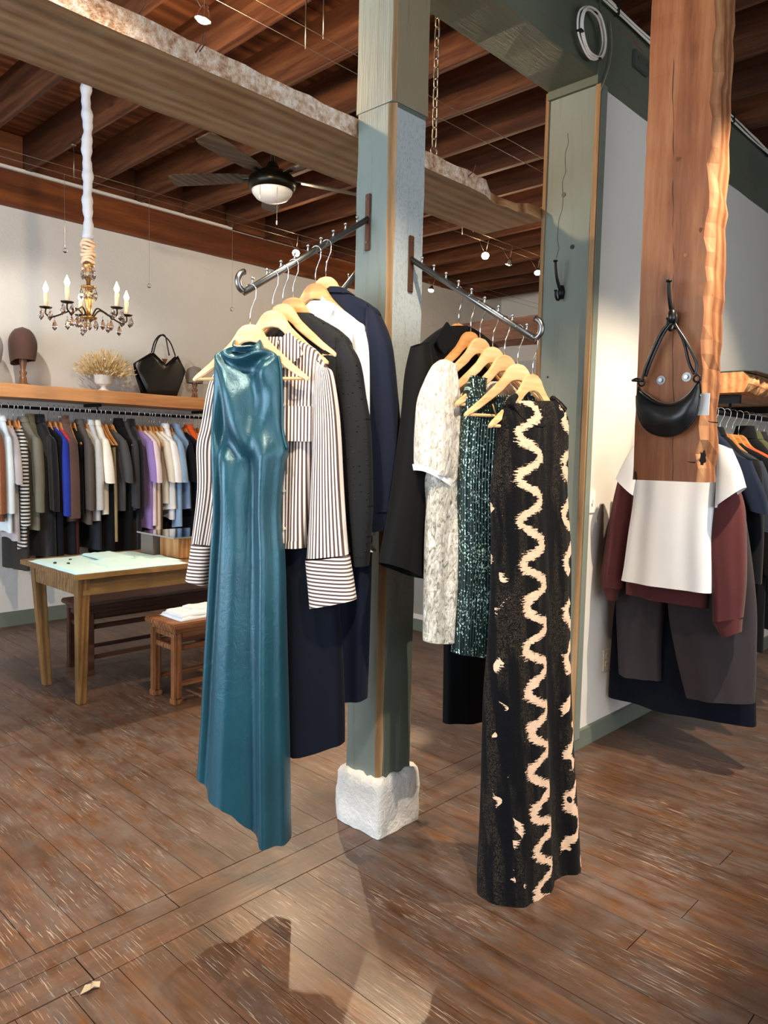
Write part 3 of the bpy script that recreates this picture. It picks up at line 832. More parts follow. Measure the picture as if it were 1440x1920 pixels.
def on_left(px):  # hook point on the left arm whose picture column is px
    best = min((abs((lambda q: 720+FPX*(q-CO).dot(RT)/(q-CO).dot(FW))(LA+(LB-LA)*f)-px), f) for f in [i/400 for i in range(401)])
    return LA+(LB-LA)*best[1]+Vector((0, 0, .002))
def on_right(px):
    best = min((abs((lambda q: 720+FPX*(q-CO).dot(RT)/(q-CO).dot(FW))(RA+(RB-RA)*f)-px), f) for f in [i/400 for i in range(401)])
    return RA+(RB-RA)*best[1]+Vector((0, 0, .002))

# ================================================================== LEFT ARM GARMENTS
G_L = 'garments on the left display arm'; G_R = 'garments on the right display arm'; G_H = 'hangers on the display arms'
# 1 teal satin dress
f1 = Frame(on_left(470), R(-62)); hanger('pale wooden hanger holding the teal satin dress', f1.O, f1.ang, 'hanger', True, group=G_H)
g = garment('satin_dress', 'long teal satin sleeveless dress with cowl neck and slanted hem', 'dress', f1, G_L)
def teal_fold(u, v, side, X, Z):
    if side > 0: return .012*v*math.sin(5*u+1)
    # cowl: nested U drapes below the neck
    uu = u-.05; q = v*6.1-.9*(1-uu*uu)
    chest = math.exp(-((v-.13)/.12)**2)*.021*math.sin(q*9.0+.6*math.sin(4*u))
    dia = math.exp(-((v-.33)/.17)**2)*.018*math.sin(9*(v*2.2-.55*u)+1.0)
    gs = lambda c, w, a_: a_*math.exp(-((u-c)/w)**2)
    on = min(1, max(0, v-.16)*2.6)
    low = on*(gs(-.93, .13, .020)+gs(-.70, .13, -.030)+gs(-.36+.06*v, .22, .020)+gs(.16+.22*v, .17, -.034)+gs(.58+.14*v, .13, .032)+gs(.90, .08, -.018)+.005*math.sin(15*u+4*v))
    dg = u-(-.75+3.6*(v-.18))
    low += .020*math.exp(-(dg/.28)**2)*math.exp(-((v-.34)/.13)**2) - .022*math.exp(-((dg+.45)/.25)**2)*math.exp(-((v-.36)/.13)**2)
    return -(chest+dia+low)
rows = [(650, 441, 492, .040), (656, 428, 506, .044), (667, 407, 522, .042), (690, 404, 527, .044), (740, 403, 530, .05), (800, 401, 530, .058), (843, 402, 538, .064), (875, 403, 533, .066),
        (960, 405, 526, .064), (1050, 400, 531, .070), (1150, 395, 533, .078), (1250, 390, 535, .086), (1340, 386, 1352, 537, .092), (1400, 382, 1450, 539, .096), (1446, 379, 1584, 541, .10)]
rows = [r_ if len(r_) == 4 else r_ for r_ in rows]
mb = MB(); loft(mb, f1.rows(rows), 72, 84, fold=teal_fold, flat=.7, hem=lambda u, s: .012*math.sin(7*u+1)+(.03*max(0, 1-abs(u+.25)*3)))
mb.build('dress_body', M['satin'], g, True, local=True)
# standing cowl collar, dipping in front
mb = MB(); rws = f1.rows([(636, 443, 489, .032), (640, 440, 492, .035), (652, 437, 497, .041), (662, 425, 508, .044)])
def coll(u, v, side, X, Z): return (-.010 if side < 0 else 0)*math.sin(v*5)*(1-u*u)
loft(mb, rws, 56, 14, fold=coll)
for i, vv in enumerate(mb.v):
    row = i//56; th = 2*PI*(i % 56)/56
    if math.sin(th) < 0: vv.z -= .042*(abs(math.sin(th))**1.5)*(1-row/13)
mb.build('cowl_collar', M['satin'], g, True, local=True)
# armhole binding on the right side
s0 = [(523, 668), (528, 700), (530, 760), (531, 810), (539, 842)]
pts = []
for q in s0:
    a, z = f1.px(*q); pts.append((a+.004, -.012, z))
MB().tube(cat_rom(pts, 20), .004, 6).build('armhole_binding', M['satin'], g, True, local=True)

# 2 striped shirt
f2 = Frame(on_left(512), R(-66)); hanger('pale wooden hanger holding the striped shirt', f2.O, f2.ang, group=G_H)
g = garment('striped_shirt', 'brown and white striped long sleeved shirt hanging behind the teal dress', 'shirt', f2, G_L)
part(g, 'shirt_body', f2, [(634, 498, 556, .03), (652, 474, 588, .034), (672, 450, 604, .036), (700, 428, 616, .04), (760, 420, 608, .05), (860, 416, 596, .055), (960, 414, 586, .058), (1020, 411, 579, .058)], M['stripe'],
     N=72, Mr=44, fold=folds(6, .012, .8, .4, 13, .5))
part(g, 'hem_band', f2, [(1012, 411, 579, .062), (1026, 412, 578, .062)], M['stripe'], N=72, Mr=4, fold=lambda u, v, s, X, Z: folds(6, .012, .8, .4, 13, .5)(u, 1, s, X, Z))
part(g, 'sleeve', f2, [(676, 596, 690, 612, .024), (700, 594, 622, .034), (760, 592, 632, .04), (820, 590, 637, .042), (900, 587, 641, .044), (980, 583, 646, .044), (1046, 579, 1040, 651, .044)], M['stripe'], yo=-.03,
     N=36, Mr=34, fold=folds(3, .006, .5, 1, 7, .4), uvc=True)
part(g, 'cuff', f2, [(1050, 576, 1042, 653, .046), (1092, 580, 1084, 660, .047), (1139, 584, 1124, 666, .047)], M['stripe_h'], yo=-.03, N=36, Mr=10)
part(g, 'sleeve', f2, [(682, 420, 692, 436, .022), (720, 396, 440, .032), (800, 382, 432, .04), (840, 374, 424, .04), (920, 376, 420, .04), (1016, 366, 1022, 402, .04)], M['stripe'], yo=.0, N=36, Mr=30, fold=folds(3, .008, .5, 2, 7, .5), uvc=True)
part(g, 'cuff', f2, [(1017, 365, 1024, 401, .042), (1050, 360, 1058, 396, .043), (1085, 354, 1097, 390, .043)], M['stripe_h'], yo=.0, N=36, Mr=10)
def collar(root, fr, pts_l, pts_r, mat, thick=.006, yo=-.045):
    """two shirt collar leaves from pixel outlines: (up polyline, low polyline)"""
    for up, lo in (pts_l, pts_r):
        if not up: continue
        U = [fr.px(*q, yo) for q in up]; L = [fr.px(*q, yo) for q in lo]
        b = MB(); b.strip(U, L, thick, ((0, yo, 0), (1, 0, 0), (0, 0, 1), (0, 1, 0)))
        b.build('collar', mat, root, local=True)
collar(g, f2, ([], []), ([(541, 622), (552, 632), (562, 648), (568, 664)], [(522, 640), (526, 660), (530, 680), (534, 694)]), M['stripe'])
a, z = f2.px(556, 762, -.05)
b = MB(); b.strip([(a-.03, z), (a+.062, z)], [(a-.03, z-.115), (a+.062, z-.115)], .004, ((0, -.058, 0), (1, 0, 0), (0, 0, 1), (0, 1, 0))); b.build('chest_pocket', M['stripe'], g, local=True)
b = MB(); b.strip([f2.px(534, 690, -.05), f2.px(543, 690, -.05)], [f2.px(531, 1018, -.05), f2.px(540, 1018, -.05)], .004, ((0, -.062, 0), (1, 0, 0), (0, 0, 1), (0, 1, 0))); b.build('button_placket', M['stripe'], g, local=True)
for yy in (760, 840, 920, 990):
    a, z = f2.px(537, yy, -.05); MB().tube([(a, -.064, z), (a, -.068, z)], .005, 10).build('button', M['ivory_plastic'], g, local=True)

# 3 clip hanger with a long navy skirt
f3 = Frame(on_left(531), R(-68)); hanger('pale wooden clip hanger holding the long navy skirt', f3.O, f3.ang, 'hanger', True, True, G_H)
g = garment('long_skirt', 'long dark navy skirt hanging on clips behind the striped shirt', 'skirt', f3, G_L)
part(g, 'skirt_body', f3, [(668, 500, 605, .018), (760, 498, 606, .03), (900, 500, 612, .045), (1040, 505, 625, .05), (1200, 512, 638, .055), (1330, 518, 643, .058), (1408, 520, 1398, 643, .06)], M['navy_deep'], N=48, Mr=40,
     fold=folds(4, .014, .8, .3, 9, .4), hem=lambda u, s: -.008*math.cos(3*u))
part(g, 'waistband', f3, [(664, 499, 606, .02), (680, 499, 606, .022)], M['navy_deep'], N=40, Mr=5)

# 4 black dotted blouse
f4 = Frame(on_left(550), R(-70)); hanger('amber wooden hanger holding the black dotted blouse', f4.O, f4.ang, 'hanger_dark', False, group=G_H)
g = garment('dotted_blouse', 'sheer black dotted blouse with long sleeves behind the striped shirt', 'blouse', f4, G_L)
part(g, 'blouse_body', f4, [(592, 545, 590, .028), (604, 530, 612, .032), (622, 505, 640, .036), (650, 492, 660, .04), (720, 500, 655, .044), (840, 505, 650, .046), (960, 510, 645, .048), (1040, 512, 640, .048)], M['dotted'], N=56, Mr=36, arc=True, fold=folds(5, .01, .8, 2, 11, .5))
part(g, 'sleeve', f4, [(632, 632, 646, 656, .022), (680, 634, 674, .03), (742, 636, 684, .034), (803, 640, 693, .036), (926, 648, 697, .036), (1000, 656, 694, .034), (1060, 664, 1061, 689, .032)], M['dotted'], yo=-.022, N=32, Mr=30, fold=folds(3, .006, .5, 0, 7, .5), uvc=True)
part(g, 'sleeve', f4, [(640, 500, 628, 516, .02), (740, 488, 520, .03), (900, 490, 522, .03), (1040, 492, 520, .03)], M['dotted'], yo=.02, N=28, Mr=20, uvc=True)
part(g, 'collar_band', f4, [(588, 552, 586, .024), (600, 543, 594, .03)], M['dotted'], N=36, Mr=5)

# 5 pale blue shirt
f5 = Frame(on_left(592), R(-72)); hanger('amber wooden hanger holding the pale blue shirt', f5.O, f5.ang, 'hanger_dark', False, group=G_H)
g = garment('linen_shirt', 'pale blue linen shirt with pointed collar between black blouse and navy coat', 'shirt', f5, G_L)
part(g, 'shirt_body', f5, [(566, 585, 622, .026), (578, 572, 640, .03), (600, 550, 668, .034), (622, 535, 688, .038), (700, 536, 684, .042), (850, 540, 680, .046), (1000, 545, 690, .046), (1034, 546, 704, .046)], M['shirt_blue'], N=56, Mr=36, fold=folds(6, .01, .7, 1, 12, .5))
part(g, 'sleeve', f5, [(612, 664, 622, 686, .022), (660, 664, 697, .032), (740, 664, 701, .034), (860, 668, 702, .034), (960, 672, 702, .032), (1004, 674, 700, .03)], M['shirt_blue'], yo=-.018, N=32, Mr=26, fold=folds(3, .006, .5, 0, 7, .5), uvc=True)
collar(g, f5, ([(574, 580), (568, 590), (566, 602)], [(596, 596), (594, 608), (592, 622)]), ([(604, 556), (614, 566), (626, 576)], [(592, 596), (604, 606), (612, 612)]), M['shirt_blue'], .006, -.04)

# 6 navy coat
f6 = Frame(on_left(612), R(-74)); hanger('pale wooden hanger holding the navy coat', f6.O, f6.ang, 'hanger', False, group=G_H)
g = garment('navy_coat', 'navy wool coat with strapped buckled cuff hanging closest to the post', 'coat', f6, G_L)
part(g, 'coat_body', f6, [(548, 612, 640, .03), (556, 600, 668, .036), (572, 580, 696, .042), (590, 560, 712, .046), (640, 556, 712, .05), (800, 560, 700, .055), (1000, 570, 694, .06), (1200, 580, 688, .062), (1308, 585, 1312, 684, .062)], M['navy_wool'], N=56, Mr=44, fold=folds(4, .014, .9, 1.0, 9, .4))
part(g, 'sleeve', f6, [(572, 690, 592, 712, .026), (620, 690, 724, .04), (660, 692, 734, .044), (760, 692, 744, .048), (860, 690, 752, .05), (950, 688, 944, 758, .052), (998, 684, 990, 764, .054)], M['navy_wool'], yo=-.028, N=40, Mr=32, fold=folds(3, .007, .5, .5, 7, .4))
cu = part(g, 'cuff_strap', f6, [(944, 687, 938, 760, .057), (962, 686, 956, 762, .058)], M['navy_wool'], yo=-.028, N=40, Mr=4)
a, z = f6.px(762, 966, -.03); MB().box((a-.004, -.05, z-.022), (a+.004, -.018, z+.022)).build('buckle', M['white_plastic'], g, local=True)
a, z = f6.px(742, 948, -.07); MB().box((a-.006, -.094, z-.024), (a+.006, -.086, z+.024)).build('strap_loop', M['navy_wool'], g, local=True)
part(g, 'collar', f6, [(540, 622, 645, .032), (552, 606, 662, .042)], M['navy_wool'], N=36, Mr=6)

# ================================================================== RIGHT ARM GARMENTS
a1 = R(8)
q1 = Frame(on_right(862), R(0)); hanger('amber wooden hanger holding the black tailored jacket', q1.O, q1.ang, 'hanger_dark', False, group=G_H)
g = garment('black_jacket', 'black tailored jacket with notched collar closest to the post on right arm', 'jacket', q1, G_R)
part(g, 'jacket_body', q1, [(612, 836, 872, .03), (622, 820, 892, .036), (640, 798, 915, .042), (658, 784, 930, .046), (720, 784, 930, .05), (860, 790, 924, .055), (1000, 786, 926, .06), (1060, 784, 928, .06)], M['black_wool'], N=52, Mr=36, fold=folds(4, .010, .8, 0, 9, .4))
part(g, 'sleeve', q1, [(650, 776, 642, 800, .028), (700, 768, 804, .042), (773, 762, 806, .046), (852, 752, 802, .048), (940, 740, 796, .05), (1056, 719, 1084, 786, .052)], M['black_wool'], yo=-.02, N=36, Mr=28, fold=folds(3, .007, .5, 1, 7, .4))
collar(g, q1, ([(838, 604), (828, 618), (818, 634), (822, 652)], [(846, 616), (846, 634), (842, 652), (832, 664)]), ([], []), M['black_wool'], .008, -.05)
q2 = Frame(on_right(884), R(-5)); hanger('amber wooden hanger with long bare arms holding black trousers', q2.O, q2.ang, 'hanger_dark', True, group=G_H)
g = garment('black_trousers', 'long black trousers hanging behind the green sequin dress', 'trousers', q2, G_R)
part(g, 'trouser_leg', q2, [(752, 838, 900, .014), (800, 836, 905, .02), (1000, 836, 908, .026), (1200, 835, 911, .028), (1356, 833, 1349, 912, .028)], M['black_crepe'], N=40, Mr=30, yo=-.012, fold=folds(3, .008, .8, 0, 7, .4))
part(g, 'trouser_leg', q2, [(752, 846, 906, .014), (1000, 848, 914, .024), (1340, 850, 918, .026)], M['black_crepe'], N=36, Mr=22, yo=.035, fold=folds(3, .006, .8, 2, 7, .4))
q3 = Frame(on_right(902), R(-8)); hanger('pale wooden hanger holding the silvery crinkled blouse', q3.O, q3.ang, group=G_H)
g = garment('crinkled_blouse', 'silvery white crinkled blouse with puffed elbow sleeve', 'blouse', q3, G_R)
part(g, 'blouse_body', q3, [(716, 866, 972, .03), (708, 848, 690, 985, .036) if False else (724, 846, 990, .036), (745, 826, 1004, .042), (800, 822, 1000, .048), (860, 805, 996, .05), (900, 793, 990, .05), (950, 797, 985, .05), (986, 804, 976, .05)], M['silver_blouse'], N=60, Mr=36, fold=folds(7, .012, .5, 0, 15, .5), arc=True)
part(g, 'sleeve', q3, [(674, 828, 682, 846, .02), (690, 812, 850, .032), (745, 790, 856, .046), (800, 785, 858, .052), (850, 783, 856, .052), (872, 783, 896, 850, .05), (880, 784, 908, 842, .044)], M['silver_blouse'], yo=-.03, N=44, Mr=34, fold=folds(5, .008, .6, 1, 13, .6), arc=True)
part(g, 'sleeve_band', q3, [(870, 780, 904, 843, .046), (882, 782, 916, 838, .046)], M['white_cotton'], yo=-.03, N=40, Mr=5)
q4 = Frame(on_right(926), R(-12)); hanger('pale wooden clip hanger holding the silver foil skirt', q4.O, q4.ang, 'hanger', True, True, G_H)
g = garment('foil_skirt', 'narrow silver foil crinkled skirt hanging below the silvery blouse', 'skirt', q4, G_R)
part(g, 'skirt_body', q4, [(786, 818, 930, .018), (900, 806, 925, .03), (1000, 800, 905, .036), (1100, 799, 880, .038), (1200, 798, 868, .038)], M['silver_skirt'], N=48, Mr=34, fold=folds(6, .010, .5, 0, 13, .5), arc=True)
part(g, 'hem_band', q4, [(1186, 798, 868, .040), (1203, 798, 866, .040)], M['silver_skirt'], N=40, Mr=4)
q5 = Frame(on_right(948), R(-12)); hanger('pale wooden hanger holding the green sequin dress', q5.O, q5.ang, group=G_H)
g = garment('sequin_dress', 'dark green sequin sleeveless dress with round neckline', 'dress', q5, G_R)
part(g, 'dress_body', q5, [(742, 872, 1006, .036), (770, 870, 1004, .044), (800, 868, 996, .048), (900, 863, 990, .05), (1000, 862, 988, .052), (1100, 860, 986, .052), (1180, 855, 982, .052), (1224, 851, 1236, 980, .052)], M['sequin'], N=60, Mr=40, arc=True, fold=folds(5, .008, .5, 1, 11, .5))
part(g, 'shoulder_strap', q5, [(704, 884, 710, 912, .014), (724, 876, 908, .024), (745, 872, 905, .036)], M['sequin'], N=28, Mr=10)
part(g, 'shoulder_strap', q5, [(722, 985, 728, 1004, .014), (745, 978, 1005, .034)], M['sequin'], N=28, Mr=8)
part(g, 'neck_facing', q5, [(744, 905, 980, .030), (760, 912, 972, .03)], M['green_satin'], N=32, Mr=5)
q6 = Frame(on_right(973), R(-18)); hanger('pale wooden hanger holding the bronze strapped camisole', q6.O, q6.ang, group=G_H)
g = garment('bronze_camisole', 'bronze metallic camisole with thin straps, mostly hidden behind the lace dress', 'camisole', q6, G_R)
M['bronze'] = plain('bronze_lame', '7a5f3c', .35, .6)
part(g, 'top_body', q6, [(792, 930, 1006, .024), (860, 928, 1010, .034), (980, 930, 1012, .04)], M['bronze'], N=40, Mr=20, fold=folds(5, .008, .5, 0, 11, .5))
for (xa, ya, xb, yb) in ((916, 758, 934, 800), (996, 762, 988, 800)):
    P_ = [q6.px(xa, ya), q6.px((xa+xb)/2-2, (ya+yb)/2), q6.px(xb, yb)]
    MB().tube([(a, -.022, z) for a, z in P_], .003, 6).build('strap', M['bronze'], g, True, local=True)
P_ = [q6.px(*c) for c in ((918, 776), (926, 800), (936, 850), (944, 880), (938, 905))]
MB().tube([(a, -.045, z) for a, z in P_], .0045, 6).build('ribbon_tie', M['bronze'], g, True, local=True)
# lace dress
q7 = Frame(on_right(1001), R(-5)); hanger('pale wooden hanger holding the black lace gown', q7.O, q7.ang, group=G_H)
g = garment('lace_gown', 'floor length black lace gown with cream snaking pattern', 'dress', q7, G_R)
def lace_fold(u, v, side, X, Z):
    return .022*min(1, max(0, v-.12)*1.4)*(math.sin(4.2*u+1.2+side+.6*v)+.5*math.sin(9*u+.7-1.5*v)+.2*math.sin(19*u))
rows = [(752, 950, 1040, .030), (764, 944, 1050, .036), (785, 938, 1060, .04), (815, 936, 1059, .046), (880, 931, 1056, .054), (920, 927, 1054, .058), (1025, 929, 1059, .064), (1120, 929, 1057, .072), (1200, 926, 1053, .08), (1300, 919, 1053, .09),
        (1400, 917, 1056, .096), (1500, 915, 1061, .102), (1590, 912, 1590, 1066, .106), (1650, 909, 1610, 1069, .108), (1700, 910, 1634, 1072, .11)]
mb = MB(); loft(mb, q7.rows(rows), 72, 84, fold=lace_fold, flat=.72, arc=True, hem=lambda u, s: .014*math.sin(6*u+.6))
mb.build('gown_body', M['lace'], g, True, local=True)
for (p_, w) in ((((962, 742), (952, 752), (948, 762)), .012), (((1030, 746), (1040, 758), (1048, 770)), .012)):
    pts = [q7.px(*c) for c in p_]
    MB().tube([(a, -.012, z) for a, z in pts], [.010, .016, .02], 10).build('shoulder', M['lace'], g, True, local=True)
pts = [q7.px(*c) for c in ((948, 758), (968, 790), (992, 800), (1012, 792), (1042, 762))]
MB().tube(cat_rom([(a, -.045+.02*abs(i-2)/2, z) for i, (a, z) in enumerate(pts)], 24), .0035, 6).build('neckline_binding', M['black_crepe'], g, True, local=True)

# ================================================================== WALL RACKS
KN = lambda n, c, k=220, **kw: cloth(n, c, .95, .15, .6, 180, .3, k, **kw)
def rack_loft(root, name, rows, mat, **kw):
    mb = MB(); loft(mb, rows, **kw); return mb.build(name, mat, root, True, local=True)
def rack_garment(name, label, cat, O, ang, mat, length=.7, hw=.2, sleeve='long', sl=.55, neck='crew', d=.03, flare=1.0, group=None, seed=0, cuff=None):
    """simple hung garment, seen mostly from its sleeve side: body, sleeves, collar"""
    rn = random.Random(seed); g = thing(name, label, cat, O, ang, group)
    top = HD-(.008 if neck in ('collar', 'turtle') else .045); zs = HD-.15; ph = rn.uniform(0, 6); hwb = hw*flare
    if cat in ('trousers', 'skirt'):
        z0 = HD-.2
        if cat == 'skirt':
            rack_loft(g, 'skirt_body', [(z0, -.17, z0, .17, .015), (z0-.2, -.19, z0-.2, .19, .03), (z0-length, -hwb, z0-length, hwb, .04)], mat, N=28, Mr=14, fold=folds(5, .012, .8, ph))
            rack_loft(g, 'waistband', [(z0+.012, -.17, z0+.012, .17, .017), (z0-.025, -.172, z0-.025, .172, .02)], mat, N=24, Mr=3)
        else:
            for s_ in (-1, 1):
                c = s_*.09; rack_loft(g, 'trouser_leg', [(z0, c-.085, z0, c+.085, .015), (z0-length*.5, c-.1, z0-length*.5, c+.1, .026), (z0-length, c-.105, z0-length, c+.105, .026)], mat, N=24, Mr=12, fold=folds(3, .008, .8, ph+s_))
        return g
    nk = .055 if neck != 'wide' else .09
    rows = [(top-.004, -nk, top-.004, nk, .026), (top-.03, -nk-.035, top-.03, nk+.035, d), (zs+.045, -hw*.72, zs+.045, hw*.72, d), (zs, -hw, zs, hw, d*1.02),
            (zs-.09, -hw*1.02, zs-.09, hw*1.02, d*1.1), (zs-length*.5, -hw*1.0, zs-length*.5, hw*1.0, d*1.2), (zs-length, -hwb, zs-length, hwb, d*1.3)]
    rack_loft(g, 'body', rows, mat, N=30, Mr=18, fold=folds(5, .006, .7, ph, 11, .5), hem=lambda u, s: .01*math.sin(4*u+ph))
    if sleeve in ('long', 'short', 'elbow'):
        sl_ = {'long': sl, 'short': .2, 'elbow': .3}[sleeve]; w = .075 if sleeve != 'long' else .062
        for s_ in (-1, 1):
            out = .02 if sleeve == 'long' else .055
            a0, a1_ = hw*.80, hw*1.02
            rs = [(zs+.035, a0-.03, zs+.01, a0+.05, d*.7), (zs-.05, a1_-w*.9, zs-.06, a1_+w*.45, d*1.15), (zs-.05-sl_*.5, a1_-w*.8+out*.6, zs-.06-sl_*.5, a1_+w*.6+out*.6, d*1.25), (zs-.03-sl_, a1_-w*.6+out, zs-.05-sl_, a1_+w*.55+out, d*1.2)]
            if s_ < 0: rs = [(r_[2], -r_[3], r_[0], -r_[1], r_[4]) for r_ in rs]
            sp = rack_loft(g, 'sleeve', rs, mat, N=20, Mr=14, fold=folds(3, .006, .5, ph+s_, 7, .5), y0=-.004, uvc=True)
            if cuff:
                r2 = rs[-1]; rack_loft(g, 'cuff', [(r2[0]+.03, r2[1]-.003, r2[2]+.03, r2[3]+.003, r2[4]+.003), (r2[0]-.012, r2[1]-.002, r2[2]-.012, r2[3]+.002, r2[4]+.003)], cuff, N=20, Mr=3, y0=-.004)
    if neck in ('collar', 'turtle'):
        h_ = .035 if neck == 'collar' else .06
        rack_loft(g, 'collar', [(top+h_, -nk*.85, top+h_, nk*.85, .028), (top-.01, -nk-.012, top-.01, nk+.012, .034)], mat, N=24, Mr=5)
    return g

# ---- long rack under the shelf on the back wall
RY, RZ = 6.2, 1.80
sh = thing('wall_shelf', 'long fir plank shelf on the back wall above the clothes rail', 'shelf', (3, 6.25, 1.86))
mb = MB(); timber(mb, (WX0+.5, 6.04, 1.862), (4.05, 6.445, 1.965), 'X', 30, .002, 71); mb.build('shelf_board', M['shelfwood'], sh)
for xx in (1.6, 2.93, 4.0):
    MB().box((xx-.012, 6.15, 1.835), (xx+.012, 6.44, 1.86)).build('bracket', M['iron'], sh)
rl = thing('clothes_rail', 'black pipe clothes rail under the back wall shelf', 'rail', (3, RY, RZ))
MB().tube([(-1.5, RY, RZ), (4.25, RY, RZ-.01)], .0125, 12).build('rail_pipe', M['iron'], rl, True)
for xx in (1.6, 2.93, 4.0):
    MB().tube([(xx, RY, RZ), (xx, RY, 1.838)], .007, 8).build('rail_hanger', M['iron'], rl, True)
KX = lambda px: 2.15+px*.00478
C_ = {}
def mt(key, kind='cloth', col='808080'):
    if key not in C_:
        C_[key] = KN(key, col) if kind == 'knit' else (M[kind] if kind in M else cloth(key, col, sheen=.05))
    return C_[key]
